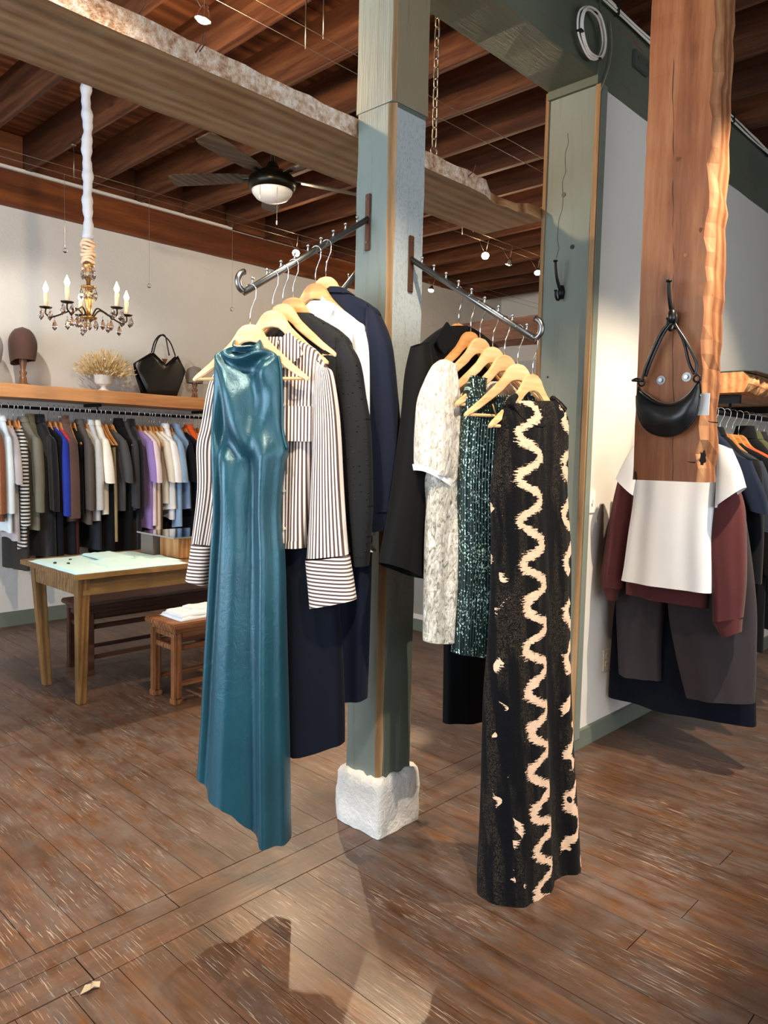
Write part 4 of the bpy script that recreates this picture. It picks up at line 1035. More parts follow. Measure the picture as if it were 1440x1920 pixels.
# px, name, colour, kind, label, category, length, sleeve, neck, extra
RACK = [
 (-26, 'tan_sweater', 'b08458', 'knit', 'tan knit sweater at the far left end of the rail', 'sweater', .62, 'long', 'crew', {}),
 (-12, 'rust_sweater', '7c4a34', 'knit', 'rust brown knit sweater at the left end of the rail', 'sweater', .62, 'long', 'crew', {}),
 (1, 'pale_blue_shirt', 'd9e6ee', 'cloth', 'pale blue long sleeved shirt next to the rust sweater', 'shirt', .72, 'long', 'collar', {}),
 (12, 'fuzzy_sweater', 'b5aeb2', 'knit', 'lilac grey fuzzy sweater with wide elbow sleeve', 'sweater', .78, 'elbow', 'crew', {}),
 (20, 'dark_trousers', '35322f', 'cloth', 'dark charcoal trousers hanging lowest at the rail\'s left', 'trousers', .98, 'none', 'crew', {}),
 (27, 'striped_knit', 'knit_stripe', 'knit_stripe', 'black and white striped knit between grey garments', 'sweater', .86, 'long', 'crew', {'sl': .62}),
 (35, 'olive_jacket', '6f6c60', 'cloth', 'greyish olive jacket beside the striped knit', 'jacket', .72, 'long', 'collar', {}),
 (46, 'tweed_coat', '57503f', 'knit', 'olive tweed coat with wide sleeve', 'coat', .5, 'long', 'turtle', {'sl': .38, 'd': .038}),
 (62, 'black_sweater', '121318', 'knit', 'black high necked sweater right of the tweed coat', 'sweater', .95, 'long', 'turtle', {}),
 (76, 'black_dress', '101218', 'cloth', 'long black dress left of the royal blue top', 'dress', 1.0, 'none', 'crew', {}),
 (86, 'blue_top', '2a3a9a', 'cloth', 'royal blue long sleeved top', 'top', .6, 'long', 'crew', {'sl': .56}),
 (95, 'red_blouse', 'b0393c', 'cloth', 'red blouse glimpsed beside the royal blue top', 'blouse', .5, 'none', 'crew', {}),
 (104, 'brown_cape', '5c443c', 'knit', 'brown wool cape jacket with curved front', 'jacket', .66, 'long', 'turtle', {'sl': .58, 'd': .04}),
 (120, 'black_vest', '15161a', 'cloth', 'black vest tucked behind the brown cape', 'vest', .6, 'none', 'crew', {}),
 (130, 'taupe_jacket', '57504c', 'cloth', 'dark taupe jacket beside the cream cardigan', 'jacket', .68, 'long', 'collar', {}),
 (139, 'cream_cardigan', 'd8cdb8', 'knit', 'cream knitted cardigan beside the grey shirt', 'cardigan', .64, 'long', 'crew', {}),
 (149, 'grey_shirt', 'c9ccd0', 'cloth', 'pale grey shirt left of the white linen shirt', 'shirt', .66, 'long', 'collar', {}),
 (160, 'white_shirt', 'f0ede2', 'cloth', 'bright white linen shirt with loose sleeve', 'shirt', .62, 'elbow', 'collar', {'d': .038}),
 (176, 'khaki_trousers', 'a09270', 'cloth', 'khaki trousers hanging below the white linen shirt', 'trousers', .8, 'none', 'crew', {}),
 (188, 'print_blouse', '4b4b4c', 'cloth', 'charcoal printed blouse above the khaki trousers', 'blouse', .6, 'elbow', 'crew', {}),
 (202, 'black_coat', '0f1012', 'cloth', 'long black buttoned coat in the middle of the rail', 'coat', .98, 'none', 'turtle', {}),
 (214, 'charcoal_overshirt', '3d3d41', 'cloth', 'charcoal overshirt with long pointed sleeve', 'shirt', .58, 'long', 'collar', {}),
 (226, 'black_turtleneck_dress', '14161d', 'knit', 'black turtleneck dress left of the lavender cardigan', 'dress', 1.0, 'long', 'turtle', {}),
 (240, 'lavender_cardigan', '9a7fc0', 'knit', 'lavender fuzzy cardigan with elbow sleeves', 'cardigan', .76, 'elbow', 'crew', {'d': .036}),
 (252, 'pink_knit', 'ecd8dc', 'knit', 'pale pink knit top beside the lavender cardigan', 'sweater', .74, 'elbow', 'crew', {}),
 (263, 'beige_tunic', 'd9c3ab', 'cloth', 'beige long tunic beside the pink knit', 'tunic', .78, 'none', 'crew', {}),
 (273, 'cream_tee', 'e9e2d2', 'cloth', 'cream short sleeved tee right of the beige tunic', 'top', .55, 'elbow', 'crew', {}),
 (285, 'white_tee', 'f2f2f0', 'cloth', 'white t-shirt with wide elbow sleeve', 't-shirt', .6, 'elbow', 'crew', {'d': .036}),
 (296, 'ivory_shirt', 'e6e8ea', 'cloth', 'cool white long shirt left of the sky blue sweater', 'shirt', .68, 'none', 'collar', {}),
 (307, 'sky_sweater', '93b3d6', 'knit', 'sky blue fuzzy short sleeved sweater', 'sweater', .76, 'elbow', 'crew', {'d': .036}),
 (318, 'denim_shirt', '7d97b8', 'cloth', 'light denim shirt behind the sky blue sweater', 'shirt', .6, 'none', 'collar', {}),
 (327, 'black_tee', '14151a', 'cloth', 'black t-shirt right of the sky blue sweater', 't-shirt', .6, 'elbow', 'crew', {}),
 (337, 'navy_dress', '161a28', 'cloth', 'dark navy dress near the right end of the rail', 'dress', .95, 'none', 'crew', {}),
 (347, 'orange_shirt', 'd8582a', 'cloth', 'bright orange shirt at the right end of the rail', 'shirt', .5, 'short', 'collar', {}),
 (357, 'yellow_top', 'e2b653', 'cloth', 'yellow top beside the bright orange shirt', 'top', .5, 'short', 'crew', {}),
 (367, 'pink_blouse', 'd98fb4', 'cloth', 'rose pink blouse at the rail\'s right end', 'blouse', .66, 'elbow', 'crew', {}),
 (378, 'black_cardigan', '17181c', 'knit', 'black cardigan last before the striped sleeve', 'cardigan', .7, 'long', 'crew', {}),
 (392, 'grey_dress', '55565a', 'cloth', 'grey dress hidden behind the striped shirt sleeve', 'dress', .8, 'none', 'crew', {}),
 (98, 'dark_skirt', '1d1e24', 'cloth', 'long dark skirt hanging below the royal blue top', 'skirt', .88, 'none', 'crew', {}),
 (112, 'burgundy_trousers', '4a2326', 'cloth', 'burgundy trousers hanging below the brown cape', 'trousers', .9, 'none', 'crew', {}),
 (145, 'slate_trousers', '2b2f38', 'cloth', 'dark slate trousers hanging below the cream cardigan', 'trousers', .86, 'none', 'crew', {}),
 (168, 'black_skirt', '111216', 'cloth', 'black skirt hanging behind the khaki trousers', 'skirt', .92, 'none', 'crew', {}),
 (268, 'taupe_trousers', '6a5c50', 'cloth', 'taupe trousers hanging below the pale knits', 'trousers', .85, 'none', 'crew', {}),
 (301, 'wide_black_trousers', '14151a', 'cloth', 'wide black trousers hanging below the cool white shirt', 'trousers', .9, 'none', 'crew', {}),
]
GR = 'clothes on the back wall rail'; GH = 'hangers on the back wall rail'
for i, (px, nm, col, kind, lab, cat, ln, slv, nk, ex) in enumerate(RACK):
    O = Vector((KX(px), RY, RZ+.014)); ang = R(-90+random.uniform(-9, 9))
    hanger('amber wooden hanger holding the '+lab.split(' beside')[0].split(' with')[0].split(' right of')[0].split(' left of')[0].split(' next')[0].split(' between')[0].split(' at the')[0].split(' near')[0].split(' behind')[0].split(' hidden')[0].split(' tucked')[0].split(' glimpsed')[0].split(' last')[0].split(' in the')[0].split(' above')[0], O, ang, 'hanger_dark', cat == 'trousers', group=GH)
    m = mt(nm, kind, col) if kind not in ('knit_stripe',) else M['knit_stripe']
    rack_garment(nm, lab, cat, O, ang, m, ln, .205+random.uniform(-.012, .012), slv, ex.get('sl', .52), nk, ex.get('d', .03)*.82, 1.0+random.uniform(-.04, .08), GR, i)

# ---- rail on the partition wall at the right
QY, QZ = 1.45, 1.745
sh2 = thing('wall_shelf', 'thick live-edge plank shelf on the partition wall behind the hanging timber', 'shelf', (4.4, 1.6, 1.84))
mb = MB(); rn = random.Random(5); seg = 60
for i in range(seg+1):
    X = 4.02+(6.5-4.02)*i/seg; j = lambda a: rn.uniform(-a, a)
    for p in ((1.34+j(.006), 1.845+j(.004)), (1.315+j(.012), 1.885+j(.008)), (1.33+j(.010), 1.925+j(.008)), (1.355+j(.004), 1.95), (1.86, 1.95), (1.86, 1.845)): mb.vert((X, p[0], p[1]))
for i in range(seg):
    for q in range(6): mb.face((i*6+q, i*6+(q+1) % 6, i*6+6+(q+1) % 6, i*6+6+q), 0 if q in (0, 1, 2) else 1)
mb.face(range(6)[::-1], 1); mb.face([seg*6+q for q in range(6)], 1)
mb.build('live_edge_board', [M['live_edge'], M['shelfwood']], sh2)
MB().box((4.02, 1.30, 1.952), (6.5, 1.86, 1.957)).build('glass_top', plain('dark_glass_edge', '39423e', .1), sh2)
for xx in (4.15, 5.1, 6.2): MB().box((xx-.015, 1.40, 1.80), (xx+.015, 1.86, 1.843)).build('bracket', M['iron'], sh2)
rl2 = thing('clothes_rail', 'black pipe clothes rail on the partition wall below the live-edge shelf', 'rail', (4.4, QY, QZ))
MB().tube([(3.42, QY, QZ), (6.5, QY, QZ)], .0125, 12).build('rail_pipe', M['iron'], rl2, True)
for xx in (4.15, 5.1, 6.2): MB().tube([(xx, QY, QZ), (xx, QY, 1.802)], .007, 8).build('rail_hanger', M['iron'], rl2, True)
G2 = 'clothes on the partition wall rail'; H2 = 'hangers on the partition wall rail'
A90 = R(-90)
# white tee
ft = Frame((3.455, 1.44, QZ+.014), A90); hanger('wooden hanger holding the white t-shirt on the right rail', ft.O, ft.ang, 'hanger_dark', False, group=H2)
g = garment('white_tshirt', 'plain white short sleeved t-shirt behind the hanging timber', 't-shirt', ft, G2)
part(g, 'shirt_body', ft, [(822, 1240, 1302, .028), (828, 1222, 1330, .034), (842, 1200, 1356, .038), (870, 1190, 1352, .042), (930, 1190, 1340, .048), (1000, 1180, 1336, .052), (1060, 1172, 1336, .054), (1087, 1167, 1112, 1335, .055)], M['white_cotton'], N=52, Mr=30, fold=folds(5, .008, .7, 1, 11, .4))
part(g, 'sleeve', ft, [(838, 1190, 832, 1206, .02), (868, 1172, 1204, .034), (897, 1157, 926, 1196, .04), (905, 1160, 934, 1192, .04)] if False else [(836, 1188, 834, 1208, .022), (865, 1172, 880, 1204, .034), (896, 1157, 930, 1192, .038)], M['white_cotton'], N=28, Mr=14)
part(g, 'sleeve', ft, [(832, 1344, 842, 1372, .022), (872, 1346, 880, 1388, .036), (952, 1342, 914, 1398, .04)], M['white_cotton'], yo=-.02, N=28, Mr=14)
part(g, 'neck_rib', ft, [(818, 1244, 1298, .026), (826, 1236, 1308, .03)], M['white_cotton'], N=32, Mr=4)
# maroon sweatshirt
M['maroon'] = cloth('maroon_fleece', '5a2f2f', .9, .12, .3, 240, .1)
fm = Frame((3.53, 1.45, QZ+.014), A90); hanger('wooden hanger holding the maroon sweatshirt on the right rail', fm.O, fm.ang, 'hanger_dark', False, group=H2)
g = garment('maroon_sweatshirt', 'maroon sweatshirt hanging behind the white t-shirt', 'sweatshirt', fm, G2)
part(g, 'body', fm, [(836, 1210, 1340, .036), (870, 1180, 1370, .042), (950, 1180, 1352, .05), (1060, 1176, 1332, .056), (1112, 1176, 1140, 1326, .058)], M['maroon'], N=48, Mr=26, fold=folds(4, .012, .8, .5, 9, .4))
part(g, 'sleeve', fm, [(880, 1166, 868, 1186, .03), (940, 1152, 1192, .046), (1010, 1140, 1182, .05), (1070, 1131, 1172, .05), (1096, 1130, 1104, 1166, .046)], M['maroon'], N=32, Mr=20, fold=folds(3, .010, .4, 0, 7, .5))
part(g, 'cuff', fm, [(1094, 1131, 1102, 1160, .04), (1122, 1141, 1126, 1154, .036)], M['maroon'], N=28, Mr=5)
part(g, 'sleeve', fm, [(880, 1356, 894, 1376, .03), (945, 1344, 1394, .048), (1012, 1328, 1398, .055), (1090, 1336, 1398, .054), (1165, 1338, 1158, 1392, .048)], M['maroon'], yo=-.03, N=32, Mr=22, fold=folds(3, .010, .4, 1, 7, .5))
part(g, 'cuff', fm, [(1166, 1338, 1158, 1391, .042), (1196, 1357, 1185, 1389, .04)], M['maroon'], yo=-.03, N=28, Mr=5)
# grey-brown trousers and navy skirt
M['graphite'] = cloth('graphite_twill', '3a3437', .85, .12, .2, 300, .05)
fg = Frame((3.63, 1.45, QZ+.014), A90); hanger('wooden hanger holding the grey brown trousers on the right rail', fg.O, fg.ang, 'hanger_dark', True, group=H2)
g = garment('wide_trousers', 'wide grey brown trousers hanging below the maroon sweatshirt', 'trousers', fg, G2)
part(g, 'trouser_leg', fg, [(900, 1262, 1384, .03), (1000, 1258, 1402, .045), (1130, 1254, 1417, .055), (1230, 1270, 1417, .058), (1306, 1289, 1318, 1414, .06)], M['graphite'], yo=-.02, N=44, Mr=26, fold=folds(3, .012, .7, .2, 8, .5))
part(g, 'trouser_leg', fg, [(900, 1170, 1262, .03), (1000, 1160, 1256, .045), (1113, 1157, 1248, .052), (1200, 1160, 1240, .054), (1262, 1163, 1276, 1240, .055)], M['graphite'], yo=.02, N=44, Mr=26, fold=folds(3, .014, .7, 1.2, 8, .5))
fn = Frame((3.74, 1.46, QZ+.014), A90); hanger('wooden hanger holding the wide navy skirt on the right rail', fn.O, fn.ang, 'hanger_dark', True, True, H2)
g = garment('wide_skirt', 'wide navy skirt hanging lowest on the right rail', 'skirt', fn, G2)
part(g, 'skirt_body', fn, [(930, 1200, 1352, .02), (1000, 1180, 1375, .04), (1130, 1155, 1405, .06), (1230, 1147, 1414, .068), (1304, 1143, 1362, 1417, .072)], M['navy_deep'], N=56, Mr=28, fold=folds(4, .02, .9, .2, 8, .5))
R2 = [
 (3.84, 'denim_jacket', '1d2638', 'cloth', 'dark indigo denim jacket beside the white t-shirt shoulder', 'jacket', .62, 'short', 'collar', {}),
 (3.93, 'black_blazer', '131418', 'cloth', 'black blazer behind the indigo jacket on the right rail', 'jacket', .7, 'long', 'collar', {}),
 (4.02, 'slate_tee', '2c333d', 'cloth', 'dark slate t-shirt on the right rail', 't-shirt', .75, 'elbow', 'crew', {}),
 (4.11, 'red_orange_trousers', 'd8432a', 'cloth', 'red orange trousers seen low beside the navy skirt', 'trousers', 1.1, 'none', 'crew', {}),
 (4.20, 'black_long_dress', '0f1013', 'cloth', 'long black dress on the right rail', 'dress', 1.0, 'long', 'crew', {}),
 (4.30, 'orange_blouse', 'd9512c', 'cloth', 'vivid orange blouse shoulder on the right rail', 'blouse', .6, 'elbow', 'crew', {}),
 (4.40, 'black_turtleneck', '121316', 'cloth', 'black turtleneck right behind the vivid orange blouse', 'top', .7, 'long', 'turtle', {}),
 (4.50, 'olive_shirt', '4d4f38', 'cloth', 'olive shirt deep on the right rail', 'shirt', .7, 'long', 'collar', {}),
 (4.60, 'charcoal_coat', '26262a', 'cloth', 'charcoal coat deep on the right rail', 'coat', .95, 'long', 'collar', {}),
 (4.72, 'ink_dress', '171b27', 'cloth', 'ink blue dress at the end of the right rail', 'dress', .95, 'long', 'crew', {}),
]
for i, (X, nm, col, kind, lab, cat, ln, slv, nk, ex) in enumerate(R2):
    O = Vector((X, QY, QZ+.014)); ang = R(-90+random.uniform(-7, 7))
    hanger('amber wooden hanger holding the '+lab.split(' beside')[0].split(' behind')[0].split(' on the')[0].split(' seen')[0].split(' right behind')[0].split(' deep')[0].split(' at the')[0].split(' shoulder')[0]+' on right rail', O, ang, 'hanger_dark', cat == 'trousers', group=H2)
    rack_garment(nm, lab, cat, O, ang, mt(nm, kind, col), ln, .21, slv, .55, nk, .03, 1.05, G2, 100+i)

# ================================================================== TABLE, STOOLS, FOLDED CLOTHES
M['oak'] = wood('worn_oak_table', '4e3820', '765630', '957544', 'X', 1.2, .5, .3, knots=False, worn='4a3420', worn_amt=.35, var=.05)
M['oak_z'] = wood('worn_oak_leg', '4e3820', '74542e', '92703f', 'Z', 1.2, .5, .3, knots=False, worn='4a3420', worn_amt=.35, var=.05)
M['elm'] = wood('elm_stool', '4e2e1a', '7d4f30', '9a6a42', 'X', 1.2, .45, .3, knots=False, worn='3a2214', worn_amt=.3, var=.05)
M['elm_z'] = wood('elm_stool_leg', '4e2e1a', '7d4f30', '9a6a42', 'Z', 1.2, .45, .3, knots=False, worn='3a2214', worn_amt=.3, var=.05)
M['dark_elm'] = wood('dark_elm_bench', '24140c', '40261a', '553526', 'X', 1.2, .5, .3, knots=False, var=.05)
TZ = .785
tb = thing('wooden_table', 'old worn oak table with tapered legs', 'table', (2.5, 4.45, 0))
tx0, tx1, ty0, ty1 = 1.80, 3.35, 4.08, 4.82
mb = MB(); rn = random.Random(8)
U = [];
timber(mb, (tx0-.02, ty0-.02, TZ-.028), (tx1+.02, ty1+.02, TZ), 'X', 26, .0025, 8); mb.build('table_top', M['oak'], tb)
for (a, b) in (((tx0+.05, ty0+.03, .655), (tx1-.05, ty0+.052, TZ-.028)), ((tx0+.05, ty1-.052, .655), (tx1-.05, ty1-.03, TZ-.028))): MB().box(a, b).build('apron', M['oak'], tb)
for (a, b) in (((tx0+.03, ty0+.05, .655), (tx0+.052, ty1-.05, TZ-.028)), ((tx1-.052, ty0+.05, .655), (tx1-.03, ty1-.05, TZ-.028))): MB().box(a, b).build('apron', M['oak'], tb)
for sx in (0, 1):
    for sy in (0, 1):
        X0 = tx0+.022 if sx == 0 else tx1-.022-.068; Y0 = ty0+.022 if sy == 0 else ty1-.022-.068
        bx0 = X0+(.03 if sx == 0 else -.012); by0 = Y0+(.085 if sy == 0 else -.055); w = .068; wb_ = .05
        b = MB()
        q = lambda x_, y_, w_, z_: [(x_, y_, z_), (x_+w_, y_, z_), (x_+w_, y_+w_, z_), (x_, y_+w_, z_)]
        b.hexa(q(bx0, by0, wb_, 0), q(X0, Y0, w, TZ-.03)); b.build('leg', M['oak_z'], tb, bevel=.004)
def stool(label, x0, x1, y0, y1, h, mats, name='wooden_stool'):
    t = thing(name, label, 'stool' if x1-x0 < .8 else 'bench', ((x0+x1)/2, (y0+y1)/2, 0))
    mt_, ml = mats
    b = MB(); b.box((x0-.025, y0-.025, h-.035), (x1+.025, y1+.025, h)); b.build('seat', mt_, t, bevel=.008)
    b = MB(); b.box((x0+.0, y0+.0, h-.06), (x1, y1, h-.035)); b.build('waist_moulding', mt_, t, bevel=.004)
    w = .05
    for X in (x0, x1-w):
        for Y in (y0, y1-w):
            l = MB(); l.box((X, Y, 0), (X+w, Y+w, h-.06)); lo = l.build('leg', ml, t, bevel=.006)
            MB().box((X-.004, Y-.004, 0), (X+w+.004, Y+w+.004, .035)).build('foot', ml, lo, bevel=.004)
    for Y in (y0+.008, y1-.042):
        MB().box((x0+w, Y, h-.095), (x1-w, Y+.034, h-.06)).build('apron_rail', mt_, t, bevel=.004)
        MB().box((x0+w, Y+.004, h-.17), (x1-w, Y+.03, h-.14)).build('stretcher', mt_, t, bevel=.004)
        MB().box((x0+w, Y+.004, .1), (x1-w, Y+.03, .125)).build('low_stretcher', mt_, t, bevel=.004)
    for X in (x0+.008, x1-.042):
        MB().box((X, y0+w, h-.095), (X+.034, y1-w, h-.06)).build('apron_rail', mt_, t, bevel=.004)
        MB().box((X+.004, y0+w, h-.17), (X+.03, y1-w, h-.14)).build('stretcher', mt_, t, bevel=.004)
    return t
stool('brown wooden stool with rails, in front of the oak table', 2.255, 2.84, 3.815, 4.10, .485, (M['elm'], M['elm_z']))
stool('dark wooden bench standing underneath the oak table', 2.14, 3.2, 4.70, 5.02, .47, (M['dark_elm'], M['dark_elm']), 'wooden_bench')

def folded(name, label, cat, x0, x1, y0, y1, z, mat, layers, seed, parts=True, buttons=None):
    t = thing(name, label, cat, ((x0+x1)/2, (y0+y1)/2, z)); rn = random.Random(seed); zz = z+.001
    for L, (ax0, ax1, ay0, ay1, h) in enumerate(layers):
        b = MB(); nx, ny = 22, 18; X0 = x0+(x1-x0)*ax0; X1 = x0+(x1-x0)*ax1; Y0 = y0+(y1-y0)*ay0; Y1 = y0+(y1-y0)*ay1
        def pt(i, j, top):
            u = i/nx; v = j/ny; e = min(u, 1-u, v, 1-v)*8; r_ = min(1, e)
            X = X0+(X1-X0)*u; Y = Y0+(Y1-Y0)*v
            wob = .008*mnoise.noise(Vector((X*9, Y*9, seed+L))); X += wob; Y += .008*mnoise.noise(Vector((X*8, Y*8, seed+5+L)))
            hh = h*math.sqrt(max(0, 1-(1-r_)**2))+ (.007*mnoise.noise(Vector((X*14, Y*7, seed+9+L)))+.005*mnoise.noise(Vector((X*30, Y*22, seed+2))))*r_
            return (X, Y, zz+(max(.0015, hh) if top else 0))
        T = [[b.vert(pt(i, j, True)) for j in range(ny+1)] for i in range(nx+1)]
        B_ = [[b.vert(pt(i, j, False)) for j in range(ny+1)] for i in range(nx+1)]
        for i in range(nx):
            for j in range(ny):
                b.face((T[i][j], T[i+1][j], T[i+1][j+1], T[i][j+1])); b.face((B_[i][j], B_[i][j+1], B_[i+1][j+1], B_[i+1][j]))
        for i in range(nx): b.face((T[i][0], B_[i][0], B_[i+1][0], T[i+1][0])); b.face((T[i][ny], T[i+1][ny], B_[i+1][ny], B_[i][ny]))
        for j in range(ny): b.face((T[0][j], T[0][j+1], B_[0][j+1], B_[0][j])); b.face((T[nx][j], B_[nx][j], B_[nx][j+1], T[nx][j+1]))
        b.build(['body', 'sleeve', 'collar', 'sleeve'][L % 4], mat, t, True); zz += h*.8
    return t, zz
M['mint'] = cloth('mint_cotton', 'afd0d3', .9, .06, .3, 300, .1)
t, zz = folded('folded_jacket', 'pale mint green jacket laid flat on the oak table', 'jacket', 1.79, 2.50, 4.07, 4.74, TZ, M['mint'], [(0, 1, 0, 1, .014), (.3, 1.0, .1, .5, .012), (.42, .7, .4, .9, .012)], 3)
for (px, py) in ((103, 1055), (132, 1049), (128, 1056)):
    c = onz(px, py, TZ+.018); MB().tube([c+Vector((0, 0, -.006)), c+Vector((0, 0, .004))], .009, 10).build('button', M['black_plastic'], t)
folded('folded_shirt', 'white shirt folded on the brown stool', 'shirt', 2.31, 2.72, 3.84, 4.09, .485, M['shirt_blue'], [(0, 1, 0, 1, .022), (.03, .95, .05, .9, .022), (.3, .75, .3, .8, .016)], 6)
# block with mirrored top on the table
bk = thing('display_block', 'wooden display block with mirrored top on the oak table', 'display block', (2.72, 4.5, TZ))
MB().box((2.56, 4.28, TZ), (2.80, 4.52, TZ+.135)).build('wood_block', wood('fir_block', '8a5a30', 'b98450', 'd8a974', 'Z', 1.6, .5, .4, knots=False), bk, bevel=.003)
MB().box((2.50, 4.24, TZ+.136), (2.98, 4.72, TZ+.146)).build('mirror_top', metal('mirror_glass', 'c8cccf', .05), bk)
MB().box((2.52, 4.54, TZ), (2.90, 4.70, TZ+.135)).build('grey_side', plain('grey_panel', '6a645c', .5), bk)
tag(MB().box((2.665, WY1-.004, .33), (2.75, WY1-.001, .45)).build('price_card', M['paper'], origin=(2.7, WY1, .33)), 'small white card stuck low on the back wall', 'card')

# ================================================================== THINGS ON THE SHELF
SZ = 1.966
def stand(t, c, h, mat, r0=.028):
    p = [(.055, 0), (.055, .012), (.03, .018), (.026, .05), (.018, .06), (.028, .075), (.028, .085), (.016, .095), (.024, .12), (.03, .15), (.02, .19), (.02, h)]
    k = h/.2
    MB().lathe([(r_, z*k if z < .2 else h) for r_, z in p], c, 18).build('turned_stand', mat, t, True)
def hat(t, c, z0, z1, rx, ry, mat, ear=0, seed=0, name='hat'):
    b = MB(); n = 28; m = 12; H_ = z1-z0; base = len(b.v)
    for i in range(m+1):
        f = i/m; r_ = (.86+.14*math.sin(min(1, f/.45)*PI/2) if f < .45 else math.sqrt(max(0, 1-((f-.45)/.55)**2))); z = z0+H_*f
        for j in range(n):
            th = 2*PI*j/n; e = ear*max(0, math.cos(th-2.2))*(1-min(1, f*3)) ; w = 1+.02*mnoise.noise(Vector((math.cos(th)*2, math.sin(th)*2, f*3+seed)))
            b.vert((c[0]+rx*r_*math.cos(th)*w, c[1]+ry*r_*math.sin(th)*w, z-e))
    for i in range(m):
        for j in range(n): b.face((base+i*n+j, base+i*n+(j+1) % n, base+(i+1)*n+(j+1) % n, base+(i+1)*n+j))
    return b.build(name, mat, t, True)
M['turned'] = wood('turned_walnut', '4e3220', '7a5236', '97694a', 'Z', 2, .35, .1, .5, knots=False)
M['brown_felt'] = cloth('brown_felt', '583f38', .95, .2, .5, 120, .2)
M['grey_felt'] = cloth('grey_felt', '9a9ba4', .95, .2, .6, 90, .2)
M['knit_grey'] = KN('grey_brown_knit', '83786f', 140)
for (X, Y, z0, z1, rx, m_, lab, hl, cat, ear) in ((2.345, 6.25, 2.17, 2.43, .105, 'brown_felt', 'turned wooden hat stand under the brown hat', 'brown felt cloche hat displayed on a turned stand', 'hat', .04), (2.07, 6.22, 2.13, 2.385, .11, 'grey_felt', 'turned wooden hat stand under the grey hat', 'pale grey felt cloche hat at the picture\'s left edge', 'hat', .06), (3.905, 6.25, 2.115, 2.275, .085, 'knit_grey', 'plain wooden hat stand under the knitted beanie', 'grey brown knitted beanie beside the black tote', 'hat', 0)):
    t = thing('hat_stand', lab, 'stand', (X, Y, SZ)); stand(t, (X, Y, SZ), z0+.06-SZ, M['turned'])
    h_ = hat(None, (X, Y), z0, z1, rx, rx*1.1, M[m_], ear, X, 'cloche_hat' if m_ != 'knit_grey' else 'knit_beanie'); tag(h_, hl, cat)
# urn with dried flowers
M['ceramic'] = plain('white_ceramic', 'dcdad2', .5)
u = thing('urn_vase', 'small white footed urn on the back wall shelf', 'vase', (2.985, 6.2, SZ))
MB().lathe([(.05, 0), (.048, .012), (.022, .03), (.02, .045), (.052, .055), (.072, .07), (.08, .17), (.084, .178), (.076, .178), (.07, .09), (0, .08)], (2.985, 6.2, SZ), 24).build('urn_body', M['ceramic'], u, True)
fl_ = thing('dried_bouquet', 'bushy bouquet of straw coloured dried flowers in the white urn', 'flowers', (2.985, 6.2, SZ+.1))
M['straw'] = plain('dried_straw', 'c8a56a', .9); M['straw2'] = plain('dried_pale_grass', 'dcc79a', .9); M['drywhite'] = plain('dried_white_petal', 'efe6d6', .8)
rn = random.Random(3)
for k_, (mm, cnt) in enumerate((('straw', 260), ('straw2', 240))):
    b = MB()
    for i in range(cnt):
        th = rn.uniform(0, 2*PI); sp = rn.uniform(.0, 1.0)**.7*1.25; L = rn.uniform(.13, .25)
        d = Vector((math.cos(th)*math.sin(sp), math.sin(th)*math.sin(sp), math.cos(sp))); p0 = Vector((2.985+.03*math.cos(th), 6.2+.03*math.sin(th), SZ+.12))
        p1 = p0+d*L*.6; p2 = p0+d*L+Vector((0, 0, -.03*sp)); b.tube([p0, p1, p2], [.0016, .0016, .001], 4)
        b.tube([p2-d*.02, p2+d*.01], [.006, .002], 5)
    o = b.build('grass_stems', M[mm], fl_); o['kind'] = 'stuff'
for i in range(22):
    th = rn.uniform(0, 2*PI); sp = rn.uniform(.2, 1.3); L = rn.uniform(.13, .2); d = Vector((math.cos(th)*math.sin(sp), math.sin(th)*math.sin(sp)-.2, math.cos(sp)))
    c = Vector((2.985, 6.2, SZ+.13))+d*L*.75; b = MB(); b.lathe([(0, -.008), (.012, -.003), (.015, .003), (.008, .008), (0, .005)], c, 8); b.build('flower_head', M['drywhite'], fl_, True)
# black tote
M['leather'] = plain('black_leather', '0c0d0f', .32)
tt = thing('tote_bag', 'black leather tote with pointed sides and thin handles on the shelf', 'bag', (3.53, 6.2, SZ))
YB = 6.2
P2 = lambda x_, y_: ((ony(x_, y_, YB).x, ony(x_, y_, YB).z))
upx = [(251, 681), (268, 671), (285, 661), (297, 673), (310, 686), (320, 677), (331, 667), (338, 680), (346, 694)]
lox = [(251, 684), (256, 700), (262, 716), (268, 730), (271, 741), (290, 743), (326, 745), (336, 722), (347, 697)]
upx = [P2(*q) for q in upx]; lox = [P2(*q) for q in lox]
lox[4:7] = [(lox[4][0], SZ), (lox[5][0], SZ), (lox[6][0], SZ)]
for sgn, nm in ((-1, 'front_panel'), (1, 'back_panel')):
    b = MB(); n = len(upx); rows_ = 6; grid = []
    for r_ in range(rows_+1):
        f = r_/rows_; line = []
        for i in range(n):
            x_ = upx[i][0]+(lox[i][0]-upx[i][0])*f; z_ = upx[i][1]+(lox[i][1]-upx[i][1])*f; e = 1-abs(2*i/(n-1)-1)**2
            line.append(b.vert((x_, YB+sgn*(.012+.05*e*(.35+.65*f)), z_)))
        grid.append(line)
    for r_ in range(rows_):
        for i in range(n-1): b.face((grid[r_][i], grid[r_][i+1], grid[r_+1][i+1], grid[r_+1][i]))
    o = b.build(nm, M['leather'], tt, True)
    md = o.modifiers.new('thick', 'SOLIDIFY'); md.thickness = .004
b = MB(); b.prism([(x_, y_) for x_, y_ in ((-.03, -.002), (.03, -.002), (.0, -.06))], .003, ((P2(312, 668)[0], YB+.03, P2(312, 672)[1]), (1, 0, 0), (0, 0, 1), (0, 1, 0))); b.build('lining', plain('brown_lining', '6a3d2a', .7), tt)
